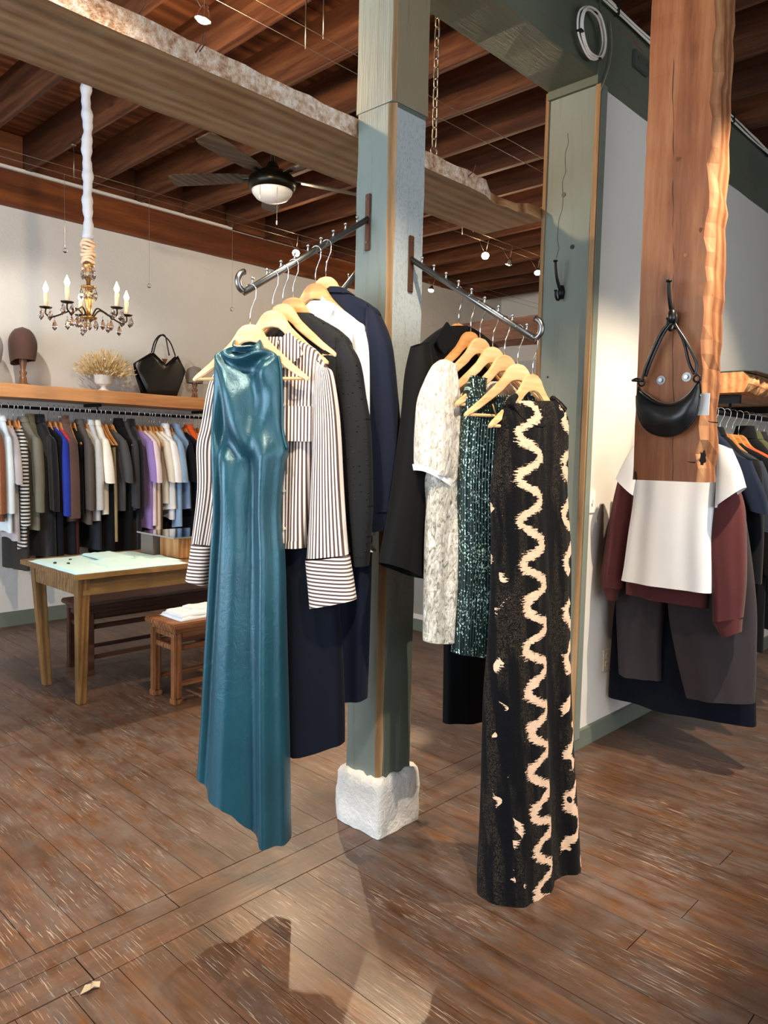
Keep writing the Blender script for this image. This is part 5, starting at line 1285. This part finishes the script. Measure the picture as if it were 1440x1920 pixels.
for (pp, dy) in ((((286, 661), (289, 648), (295, 634), (303, 628), (308, 632), (311, 645), (315, 667)), -.02), (((286, 661), (292, 640), (303, 628), (314, 633), (323, 645), (331, 667)), .02)):
    b = MB(); b.tube(cat_rom([(P2(*q)[0], YB+dy, P2(*q)[1]) for q in pp], 22), .0065, 8); b.build('handle', M['leather'], tt, True)

# ================================================================== CHANDELIER
M['brass'] = metal('aged_brass', 'c9a06a', .35); M['bronze_dark'] = plain('dark_bronze', '3a2b1c', .4, .8)
M['candle'] = plain('candle_ivory', 'efe3c0', .5); M['bulb'] = emis('candle_bulb', 'ffd9a0', 38)
def glass(name, col='ffffff', rough=.02):
    t = NT(name); t.set(base=lin(col), trans=1.0, rough=rough, ior=1.5); return t.m
M['crystal'] = glass('crystal')
D_ = 4.75
cc = atd(166, 560, D_); CX, CY = cc.x, cc.y
zpx = lambda y_: atd(166, y_, D_).z
cl = thing('chandelier', 'crystal chandelier with five lit candle bulbs hanging from a fabric wrapped cord', 'chandelier', (CX, CY, zpx(612)))
ztop = ZD-.005
b = MB(); pts = []; rr = []
nn = 60
for i in range(nn):
    f = i/(nn-1); z = zpx(452)+(ztop-zpx(452))*f
    pts.append((CX+.004*math.sin(f*23), CY+.004*math.cos(f*17), z)); rr.append(.030+.004*math.sin(f*41)+.003*math.sin(f*97))
b.tube(pts, rr, 14); b.build('cord_cover', cloth('silver_blue_satin_sleeve', 'c3cede', .35, .15, .8, 40, .2), cl, True)
for i in range(7):
    z = zpx(456+i*6); r_ = .034+.006*math.sin(i*2.1); b = MB()
    b.tube([(CX+r_*math.cos(a*PI/10), CY+r_*math.sin(a*PI/10), z+.006*math.sin(a*PI/5+i)) for a in range(20)], .010, 8, closed=True); b.build('gathered_fold', cloth('peach_satin_fold', 'e6c9ae', .5, .12, .5, 60, .2), cl, True)
z0, z1 = zpx(596), zpx(494); H_ = z1-z0
prof = [(0, -.06), (.006, -.05), (.012, -.04), (.006, -.03), (.02, -.02), (.05, 0), (.052, .006), (.016, .012), (.02, H_*.2), (.026, H_*.32), (.018, H_*.42), (.012, H_*.5), (.045, H_*.55), (.046, H_*.57), (.012, H_*.6), (.016, H_*.75), (.010, H_*.85), (.034, H_*.94), (.034, H_*.97), (.008, H_)]
MB().lathe(prof, (CX, CY, z0), 20).build('column', M['brass'], cl, True)
def drop(c, h, r_, parent=cl):
    b = MB(); b.lathe([(0, -h), (r_*.7, -h*.8), (r_, -h*.6), (r_*.55, -h*.28), (r_*.15, -h*.05), (0, 0)], c, 8); b.build('crystal_drop', M['crystal'], parent)
    b = MB(); b.lathe([(0, 0), (.006, .006), (0, .012)], Vector(c)+Vector((0, 0, .002)), 8); b.build('crystal_bead', M['crystal'], parent)
rightv = Vector((RT.x, RT.y, 0)).normalized(); fwv = Vector((FW.x, FW.y, 0)).normalized()
ex = [(-.245, -.06), (-.13, .2), (-.03, -.25), (.185, .16), (.215, -.10)]
for k_, (lx, ly) in enumerate(ex):
    d = rightv*lx+fwv*ly; Ln = d.length; d = d/Ln; base = Vector((CX, CY, z0+.01)); ztip = zpx(575)
    P_ = [base+d*.03, base+d*.07+Vector((0, 0, .045)), base+d*.13+Vector((0, 0, .02)), base+d*(Ln-.04)+Vector((0, 0, -.015)), base+d*Ln+Vector((0, 0, .0)), base+d*Ln+Vector((0, 0, .035))]
    P_ = [tuple(p) for p in P_]
    ar = MB().tube(cat_rom(P_, 26), .005, 8).build('arm', M['bronze_dark'], cl, True)
    tip = base+d*Ln+Vector((0, 0, .035))
    MB().lathe([(.006, -.004), (.034, .002), (.04, .008), (.036, .008), (.012, .004), (.012, .01)], tip, 16).build('drip_pan', M['bronze_dark'], ar, True)
    MB().lathe([(.0135, .006), (.0135, .095), (.006, .098)], tip, 12).build('candle_sleeve', M['candle'], ar, True)
    MB().lathe([(.006, .096), (.014, .11), (.0165, .122), (.011, .14), (.004, .155), (.001, .165)], tip, 12).build('bulb', M['bulb'], ar, True)
    point('chandelier_light', tip+Vector((0, 0, .125)), 3.2, (1, .68, .36), .012)
    for a in range(4):
        th = a*PI/2+.5; drop(tip+Vector((.036*math.cos(th), .036*math.sin(th), -.006)), .066, .0165)
    drop(base+d*(Ln-.05)+Vector((0, 0, -.03)), .072, .018); drop(base+d*(.5*Ln)+Vector((0, 0, -.02)), .072, .018)
for a in range(8):
    th = a*PI/4; drop((CX+.045*math.cos(th), CY+.045*math.sin(th), z0+H_*.53), .07, .015); drop((CX+.034*math.cos(th), CY+.034*math.sin(th), z0+H_*.92), .08, .017)
for a in range(6):
    th = a*PI/3; drop((CX+.05*math.cos(th), CY+.05*math.sin(th), z0-.006), .066, .0165)

# ================================================================== CEILING FAN
FX, FY, FZ = 3.13, 4.08, 3.23
fan = thing('ceiling_fan', 'black ceiling fan with white dome light', 'ceiling fan', (FX, FY, FZ))
M['fan_black'] = plain('black_fan_metal', '17160f', .3, .7)
MB().tube([(FX, FY, FZ+.09), (FX, FY, 3.945)], .014, 12).build('downrod', M['fan_black'], fan, True)
MB().lathe([(.03, .15), (.045, .12), (.05, .10), (.11, .085), (.15, .05), (.158, .02), (.156, .0), (.14, -.025), (.13, -.03)], (FX, FY, FZ), 40).build('motor_housing', M['fan_black'], fan, True)
t_ = NT('fan_diffuser'); t_.set(base=lin('f3f1ec'), rough=.4); M['diffuser'] = t_.m
MB().lathe([(.134, -.028), (.13, -.045), (.105, -.075), (.06, -.095), (0, -.102)], (FX, FY, FZ), 36).build('dome_light', M['diffuser'], fan, True)
for k_ in range(5):
    th = R(133.7+k_*72-8); d = Vector((math.cos(th), math.sin(th), 0)); n_ = Vector((-math.sin(th), math.cos(th), 0)); c = Vector((FX, FY, FZ+.06))
    b = MB(); b.box((-.0, -.0, 0), (0, 0, 0)) if False else None
    bl = MB()
    pr = [(.15, .03), (.24, .05), (.45, .062), (.66, .066), (.70, .05)]
    up_ = [(r_, w) for r_, w in pr]; lo_ = [(r_, -w) for r_, w in pr]
    tilt = (n_+Vector((0, 0, .22))).normalized()
    bl.strip(up_, lo_, .007, (c, d, tilt, d.cross(tilt)))
    bb = bl.build('blade', wood('fan_blade_wood', '2a211a', '453a30', '5d5044', 'X', 1, .4, .1, knots=False) if k_ == 0 else bpy.data.materials['fan_blade_wood'], fan)
    MB().tube([c+d*.11, c+d*.2], .012, 8).build('blade_iron', M['fan_black'], fan)
for (dx, L) in ((.05, .22), (-.06, .06)):
    b = MB(); p = Vector((FX, FY, FZ-.03))+rightv*dx-fwv*.12; b.tube([p, p-Vector((0, 0, L))], .0016, 5); pc = b.build('pull_chain', M['wire'], fan)
    MB().lathe([(0, -.03), (.005, -.025), (.005, -.004), (0, 0)], p-Vector((0, 0, L)), 8).build('pull_knob', M['white_plastic'], pc, True)

# ================================================================== CABLE LIGHTS
M['lampglow'] = emis('halogen_glow', 'ffe9c4', 160)
CZ = 3.45
for (ya, yb, x0, x1, lab) in ((2.80, 2.93, .4, 8.9, 'thin low voltage light cable near the posts'), (5.40, 5.55, .4, 8.9, 'thin low voltage light cable near the back wall'), (4.12, 4.24, 4.9, 8.9, 'thin low voltage light cable at the far side')):
    for y_, w_ in ((ya, 'nearer'), (yb, 'farther')):
        t = MB().tube([(x0, y_, CZ), (x1, y_, CZ)], .0016, 6).build('light_cable', M['wire'], None, True, origin=(x0, y_, CZ)); tag(t, w_+' '+lab, 'cable')
def standoff(x_, y_, lab):
    t = thing('cable_standoff', lab, 'cable support', (x_, y_, CZ)); MB().tube([(x_, y_, CZ-.01), (x_, y_, 3.678)], .004, 8).build('rod', M['wire'], t, True)
    MB().lathe([(.004, 0), (.018, .004), (.018, .01), (.004, .012)], (x_, y_, 3.667), 12).build('ceiling_cap', M['wire'], t, True)
standoff(2.46, 5.40, 'steel cable support left of the chandelier cord, nearer one'); standoff(2.46, 5.55, 'steel cable support left of the chandelier cord, farther one')
standoff(2.44, 2.80, 'steel cable support above the plank, nearer one'); standoff(2.44, 2.93, 'steel cable support above the plank, farther one')
standoff(5.35, 4.12, 'steel cable support at far side, nearer one'); standoff(5.35, 4.24, 'steel cable support at far side, farther one')
def lamp(px, py, z, target, power, lab, deg=75, spill=.06):
    p = onz(px, py, z); yb_ = [2.865, 5.475, 4.18]; yc = min(yb_, key=lambda q: abs(q-p.y)); top = Vector((p.x-.03, yc, CZ))
    t = thing('cable_light', lab, 'spotlight', p)
    d = (Vector(target)-p).normalized()
    hw_ = .06 if yc == 4.18 else (.065 if yc < 3 else .075)
    for sy in (-hw_, hw_): MB().tube([top+Vector((0, sy, 0)), p-d*.03], .002, 6).build('wire_arm', M['wire'], t, True)
    q = d.to_track_quat('Z', 'Y').to_matrix().to_4x4(); b = MB(); b.lathe([(.012, -.06), (.02, -.04), (.034, -.005), (.036, .0), (.031, -.003), (.0, -.014)], (0, 0, 0), 18)
    for v in b.v: v.xyz = (q @ v)+p
    hd_ = b.build('lamp_head', M['chrome'], t, True)
    b = MB(); b.lathe([(0, -.012), (.02, -.009), (.03, -.001), (.02, .008), (.0, .012)], (0, 0, 0), 16)
    for v in b.v: v.xyz = (q @ v)+p
    b.build('bulb', M['lampglow'], hd_, True)
    spot('spot_light', p+d*.02, target, power, deg, (1.0, .78, .52), .6, .03)
    point('spill_light', p+d*.06, power*spill, (1.0, .72, .45), .04)
lamp(380, 38, 3.3, (1.7, 3.3, 1.5), 90, 'small lit cable spotlight at the top left above the plank', 120, .7)
lamp(555, 475, 3.3, (1.5, 2.2, 0), 120, 'small lit cable spotlight left of the middle post', 75)
lamp(910, 480, 3.3, (1.8, 1.3, 0), 600, 'brightest cable spotlight between the two posts', 82, .02)
lamp(953, 495, 3.3, (6.5, 5.5, 1.0), 50, 'dim cable spotlight right of the brightest one', 80)
lamp(1008, 512, 3.3, (5.0, 2.9, .5), 70, 'cable spotlight touching the edge of the second post', 90)
lamp(808, 545, 3.3, (5.2, 5.2, .3), 80, 'far cable spotlight just right of the middle post', 90)
# shop spotlights on the near side of the header, above the camera; the last is an added, unseen front fill
for (p, tg, pw_, dg, lab) in (((1.15, .4, 3.5), (1.75, 1.85, 1.0), 250, 58, 'ceiling spotlight over the aisle aimed at the post'), ((2.95, .3, 3.5), (3.75, 1.45, .6), 380, 62, 'ceiling spotlight aimed at the right rail'), ((.7, 1.7, 3.5), (1.5, 2.05, .9), 150, 50, 'ceiling spotlight aimed at the teal dress'), ((1.4, 4.9, 3.4), (2.6, 6.3, 1.5), 75, 75, 'ceiling spotlight aimed at the back rail'), ((4.6, .4, 3.5), (4.6, 1.6, 1.2), 90, 70, 'ceiling spotlight aimed along the right rail'), ((3.5, -.5, 3.5), (1.8, 1.6, .2), 260, 32, 'added unseen fill spotlight aimed at the foot of the post')):
    p = Vector(p); d = (Vector(tg)-p).normalized(); q = d.to_track_quat('Z', 'Y').to_matrix().to_4x4()
    t = thing('ceiling_spotlight', lab, 'spotlight', p); MB().tube([p-d*.05, (p.x, p.y, 3.94)], .006, 8).build('stem', M['wire'], t)
    b = MB(); b.lathe([(.01, -.06), (.028, -.05), (.032, .0), (.028, -.004), (0, -.02)], (0, 0, 0), 18)
    for v in b.v: v.xyz = (q @ v)+p
    b.build('lamp_head', M['chrome'], t, True)
    spot('spot_light', p+d*.02, tg, pw_, dg, (1.0, .93, .82) if 'back rail' in lab else (1.0, .82, .6), .5, .03)

# crystal balls on threads
for (px, py, lab) in ((122, 470, 'small hanging crystal ball left of the chandelier'), (280, 536, 'small hanging crystal ball above the black tote'), (435, 580, 'small hanging crystal ball below the curled arm tip')):
    p = ony(px, py, 5.55); t = thing('crystal_ball', lab, 'ornament', p); MB().lathe([(0, -.018), (.010, -.014), (.018, -.004), (.018, .004), (.010, .014), (0, .018)], p, 12).build('ball', M['crystal'], t)
    MB().tube([p+Vector((0, 0, .017)), (p.x, p.y, CZ+.003)], .0012, 4).build('thread', M['wire'], t)

# ================================================================== HOOKS, BAG, SWITCHES, CABLES
def coat_hook(lab, base, side=Vector((-1, 0, 0))):
    t = thing('coat_hook', lab, 'hook', base); B_ = Vector(base); n_ = side; U_ = Vector((0, 0, 1))
    b = MB(); b.tube([B_+n_*.002-U_*.035, B_+n_*.006, B_+n_*.002+U_*.03], [.012, .019, .010], 12); b.build('back_plate', M['iron'], t, True)
    b = MB(); b.tube(cat_rom([tuple(q) for q in (B_+n_*.01+U_*.005, B_+n_*.03+U_*.025, B_+n_*.055+U_*.065, B_+n_*.068+U_*.11, B_+n_*.072+U_*.135)], 16), [.009-.003*i/15 for i in range(16)], 10); b.build('upper_prong', M['iron'], t, True)
    c = B_+n_*.072+U_*.137; MB().lathe([(0, -.003), (.011, -.002), (.012, .003), (.006, .006), (0, .006)], c, 14).build('upper_knob', M['iron'], t, True)
    b = MB(); b.tube(cat_rom([tuple(q) for q in (B_+n_*.01-U_*.015, B_+n_*.025-U_*.04, B_+n_*.045-U_*.042, B_+n_*.058-U_*.022, B_+n_*.06-U_*.005)], 14), .006, 10); b.build('lower_prong', M['iron'], t, True)
    MB().lathe([(0, -.003), (.009, -.002), (.009, .003), (0, .005)], B_+n_*.06-U_*.003, 12).build('lower_knob', M['iron'], t, True)
    return t
c = onx(1050, 552, 3.36); coat_hook('black iron double coat hook on the grey-green post', (3.36, c.y-.01, c.z+.01))
hb = onx(1265, 600, 2.948); coat_hook('black iron double coat hook on the hanging timber holding the bag', (2.948, hb.y, hb.z))
# crescent bag
XB = 2.905; bg_ = thing('crescent_bag', 'black leather crescent shoulder bag hanging on the timber hook', 'bag', (XB, 1.27, 1.7))
Q2 = lambda x_, y_: (onx(x_, y_, XB).y, onx(x_, y_, XB).z)
upx = [(1197, 724), (1203, 733), (1215, 741), (1230, 751), (1248, 757), (1266, 756), (1284, 747), (1298, 733), (1306, 720), (1312, 716)]
lox = [(1194, 742), (1195, 770), (1203, 793), (1216, 808), (1234, 816), (1256, 818), (1278, 811), (1296, 795), (1309, 772), (1314, 740)]
upx = [Q2(*q) for q in upx]; lox = [Q2(*q) for q in lox]; upx = cat_rom(upx, 30); lox = cat_rom(lox, 30)
b = MB(); rows_ = 14; n = 30; G_ = []
for r_ in range(2*rows_):
    f = (r_/rows_ if r_ <= rows_ else (2*rows_-r_)/rows_); sg = -1 if r_ <= rows_ else 1; line = []
    for i in range(n):
        e = math.sin(PI*(i+.5)/n)**.6; bul = (math.sin(PI*min(1, f*.92+.08))**.7 if 0 < r_ % (2*rows_) else .12)
        if r_ == rows_: bul = .25
        y_ = upx[i][0]+(lox[i][0]-upx[i][0])*f; z_ = upx[i][1]+(lox[i][1]-upx[i][1])*f
        line.append(b.vert((XB+sg*.038*e*bul+.0035*mnoise.noise(Vector((y_*25, z_*25, 1))), y_, z_)))
    G_.append(line)
for r_ in range(2*rows_):
    for i in range(n-1): b.face((G_[r_][i], G_[r_][i+1], G_[(r_+1) % (2*rows_)][i+1], G_[(r_+1) % (2*rows_)][i]))
b.build('bag_body', plain('soft_black_leather', '0d1114', .36), bg_, True)
b = MB(); b.tube([(XB-.012*math.sin(PI*(i+.5)/30), upx[i][0], upx[i][1]+.002) for i in range(1, 29)], .0028, 6); b.build('zip', M['darksteel'], bg_, True)
b = MB(); b.tube([(XB-.004, lox[i][0], lox[i][1]) for i in range(0, 30)], .0035, 6); b.build('edge_piping', M['leather'], bg_, True)
hk = (hb.x-.05, hb.y, hb.z-.03)
for k_, (pp) in enumerate((((1204, 716), (1216, 682), (1240, 628), (1258, 606)), ((1212, 706), (1224, 676), (1246, 628), (1262, 606)), ((1264, 606), (1288, 640), (1308, 680), (1306, 702)), ((1266, 606), (1284, 640), (1294, 680), (1304, 702)))):
    pts = [(XB-.012+.0 if i not in (0,) else XB-.006, *Q2(*q)) for i, q in enumerate(pp)]
    b = MB(); b.tube(cat_rom(pts, 20), .0058, 8); b.build('strap', M['leather'], bg_, True)
p_ = Q2(1262, 596); b = MB(); b.lathe([(0, -.022), (.015, -.016), (.017, 0), (.014, .022), (.008, .03), (0, .032)], (XB-.012, p_[0], p_[1]), 12); b.build('strap_loop', M['leather'], bg_, True)
for q in ((1204, 718), (1308, 710)):
    p_ = Q2(*q); b = MB(); b.tube([(XB-.006, p_[0]+.013*math.cos(a*PI/6), p_[1]+.013*math.sin(a*PI/6)) for a in range(12)], .0042, 7, closed=True); b.build('strap_ring', M['iron'], bg_, True)
p_ = Q2(1198, 714); MB().tube([(XB-.006, p_[0]-.012, p_[1]), (XB-.008, p_[0]+.008, p_[1]+.004), (XB-.008, p_[0]+.026, p_[1]+.002)], [.006, .009, .005], 8).build('strap_knot', M['leather'], bg_, True)
p_ = onx(1319, 758, 2.935); tag(MB().box((2.934, p_.y-.022, p_.z-.042), (2.936, p_.y+.022, p_.z+.042)).build('price_tag', M['paper'], origin=p_), 'blank white paper price tag behind the black crescent bag', 'tag')
# switch and outlet
c = ony(1103, 941, 1.864); t = thing('light_switch', 'white toggle light switch on the partition wall by the post', 'switch', c)
c.x = 3.465
MB().box((c.x-.036, 1.858, c.z-.058), (c.x+.036, 1.8645, c.z+.058)).build('cover_plate', M['white_plastic'], t, bevel=.002)
MB().box((c.x-.005, 1.846, c.z-.01), (c.x+.005, 1.859, c.z+.012)).build('toggle', M['white_plastic'], t)
c = ony(1136, 1237, 1.864); t = thing('wall_outlet', 'ivory double power outlet low on the partition wall', 'outlet', c)
MB().box((c.x-.036, 1.858, c.z-.058), (c.x+.036, 1.8645, c.z+.058)).build('cover_plate', M['ivory_plastic'], t, bevel=.002)
for dz in (-.022, .022):
    so = MB().tube([(c.x, 1.859, c.z+dz), (c.x, 1.856, c.z+dz)], .017, 16).build('socket', M['ivory_plastic'], t)
    for dx in (-.006, .006): MB().box((c.x+dx-.0012, 1.8552, c.z+dz-.004), (c.x+dx+.0012, 1.8562, c.z+dz+.006)).build('slot', M['black_plastic'], so)
# cables on the header
YC = 1.842
cb = thing('cable_bundle', 'bundle of white cables running along the top of the green header beam', 'cable', (3.0, YC, 3.63))
p0 = ony(1080, 0, YC); p1 = ony(1118, 22, YC)
for k_ in range(4):
    rn = random.Random(k_+40); pts = []
    for i in range(40):
        X = 2.9+(8.8-2.9)*i/39; pts.append((X, YC-.004-.007*(k_ % 2)+rn.uniform(-.002, .002), 3.655-.011*k_+.004*math.sin(i*.9+k_*1.3)))
    MB().tube(pts, .0048, 7).build('cable', M['white_cable'], cb, True)
for X in (3.45, 4.3, 5.0, 5.7): MB().box((X-.003, YC-.024, 3.61), (X+.003, YC+.004, 3.668)).build('cable_tie', M['black_plastic'], cb)
co_ = thing('cable_coil', 'coil of spare white cable hanging on the header beam', 'cable', (3.3, YC-.02, 3.4))
ctr = ony(1111, 62, YC-.02); zt = ony(1112, 15, YC-.02).z; zb2 = ony(1112, 110, YC-.02).z; xr = abs(ony(1138, 62, YC-.02).x-ony(1086, 62, YC-.02).x)/2
for k_ in range(4):
    rn = random.Random(k_); r1 = xr*(1-.07*k_); r2 = (zt-zb2)/2*(1-.03*k_)
    MB().tube([(ctr.x+.008*(k_ % 2)+r1*math.cos(a*PI/16), YC-.014-.008*(k_ % 3), (zt+zb2)/2+r2*math.sin(a*PI/16)+.003*math.sin(a+k_)) for a in range(32)], .0046, 7, closed=True).build('cable_loop', M['white_cable'], co_, True)
for (dx, dz) in ((-.9, -.35), (.25, .95), (.45, -.85)):
    c = Vector((ctr.x+dx*xr, YC-.02, (zt+zb2)/2+dz*(zt-zb2)/2)); MB().box((c.x-.014, c.y-.014, c.z-.004), (c.x+.014, c.y+.012, c.z+.004)).build('cable_tie', M['black_plastic'], co_)
t = MB().tube(cat_rom([tuple(ony(*q, YC)) for q in ((1144, 40), (1147, 80), (1143, 120), (1132, 155), (1126, 170))], 16), .003, 6).build('thin_wire', plain('grey_wire', '8a8272', .5), None, True, origin=ony(1126, 170, YC)); tag(t, 'thin grey wire running down the header to the post', 'wire')
a = ony(1186, 88, 1.856); b_ = ony(1210, 146, 1.856); t = thing('junction_box', 'flat green painted junction box plate on the header beam', 'junction box', a)
MB().box((a.x, 1.838, b_.z), (a.x+.16, 1.857, a.z-.01)).build('cover', M['greenplate'], t, bevel=.003)
for dx, dz in ((.03, .03), (.13, .03)): MB().tube([(a.x+dx, 1.838, (a.z+b_.z)/2+dz-.03), (a.x+dx, 1.834, (a.z+b_.z)/2+dz-.03)], .005, 8).build('screw', M['darksteel'], t)
# dry leaf on the floor
c = onz(150, 1866); t = thing('dry_leaf', 'small dry curled leaf lying on the floor', 'leaf', c)
b = MB(); pr = [(0, 0), (.02, .012), (.034, .006), (.045, .018), (.06, .004), (.05, -.012), (.036, -.008), (.02, -.014)]; cx = .03
ids = [b.vert((c.x+x_, c.y+y_, .002+.012*abs(math.sin(x_*60)))) for x_, y_ in pr]; ic = b.vert((c.x+cx, c.y, .004))
for i in range(len(ids)): b.face((ids[i], ids[(i+1) % len(ids)], ic))
lf = b.build('leaf_blade', plain('dry_leaf', 'a89a80', .8), t); md = lf.modifiers.new('t', 'SOLIDIFY'); md.thickness = .001
MB().tube([(c.x, c.y, .003), (c.x-.02, c.y+.008, .003)], .001, 5).build('leaf_stem', plain('leaf_stem', '7a6a50', .8), t)
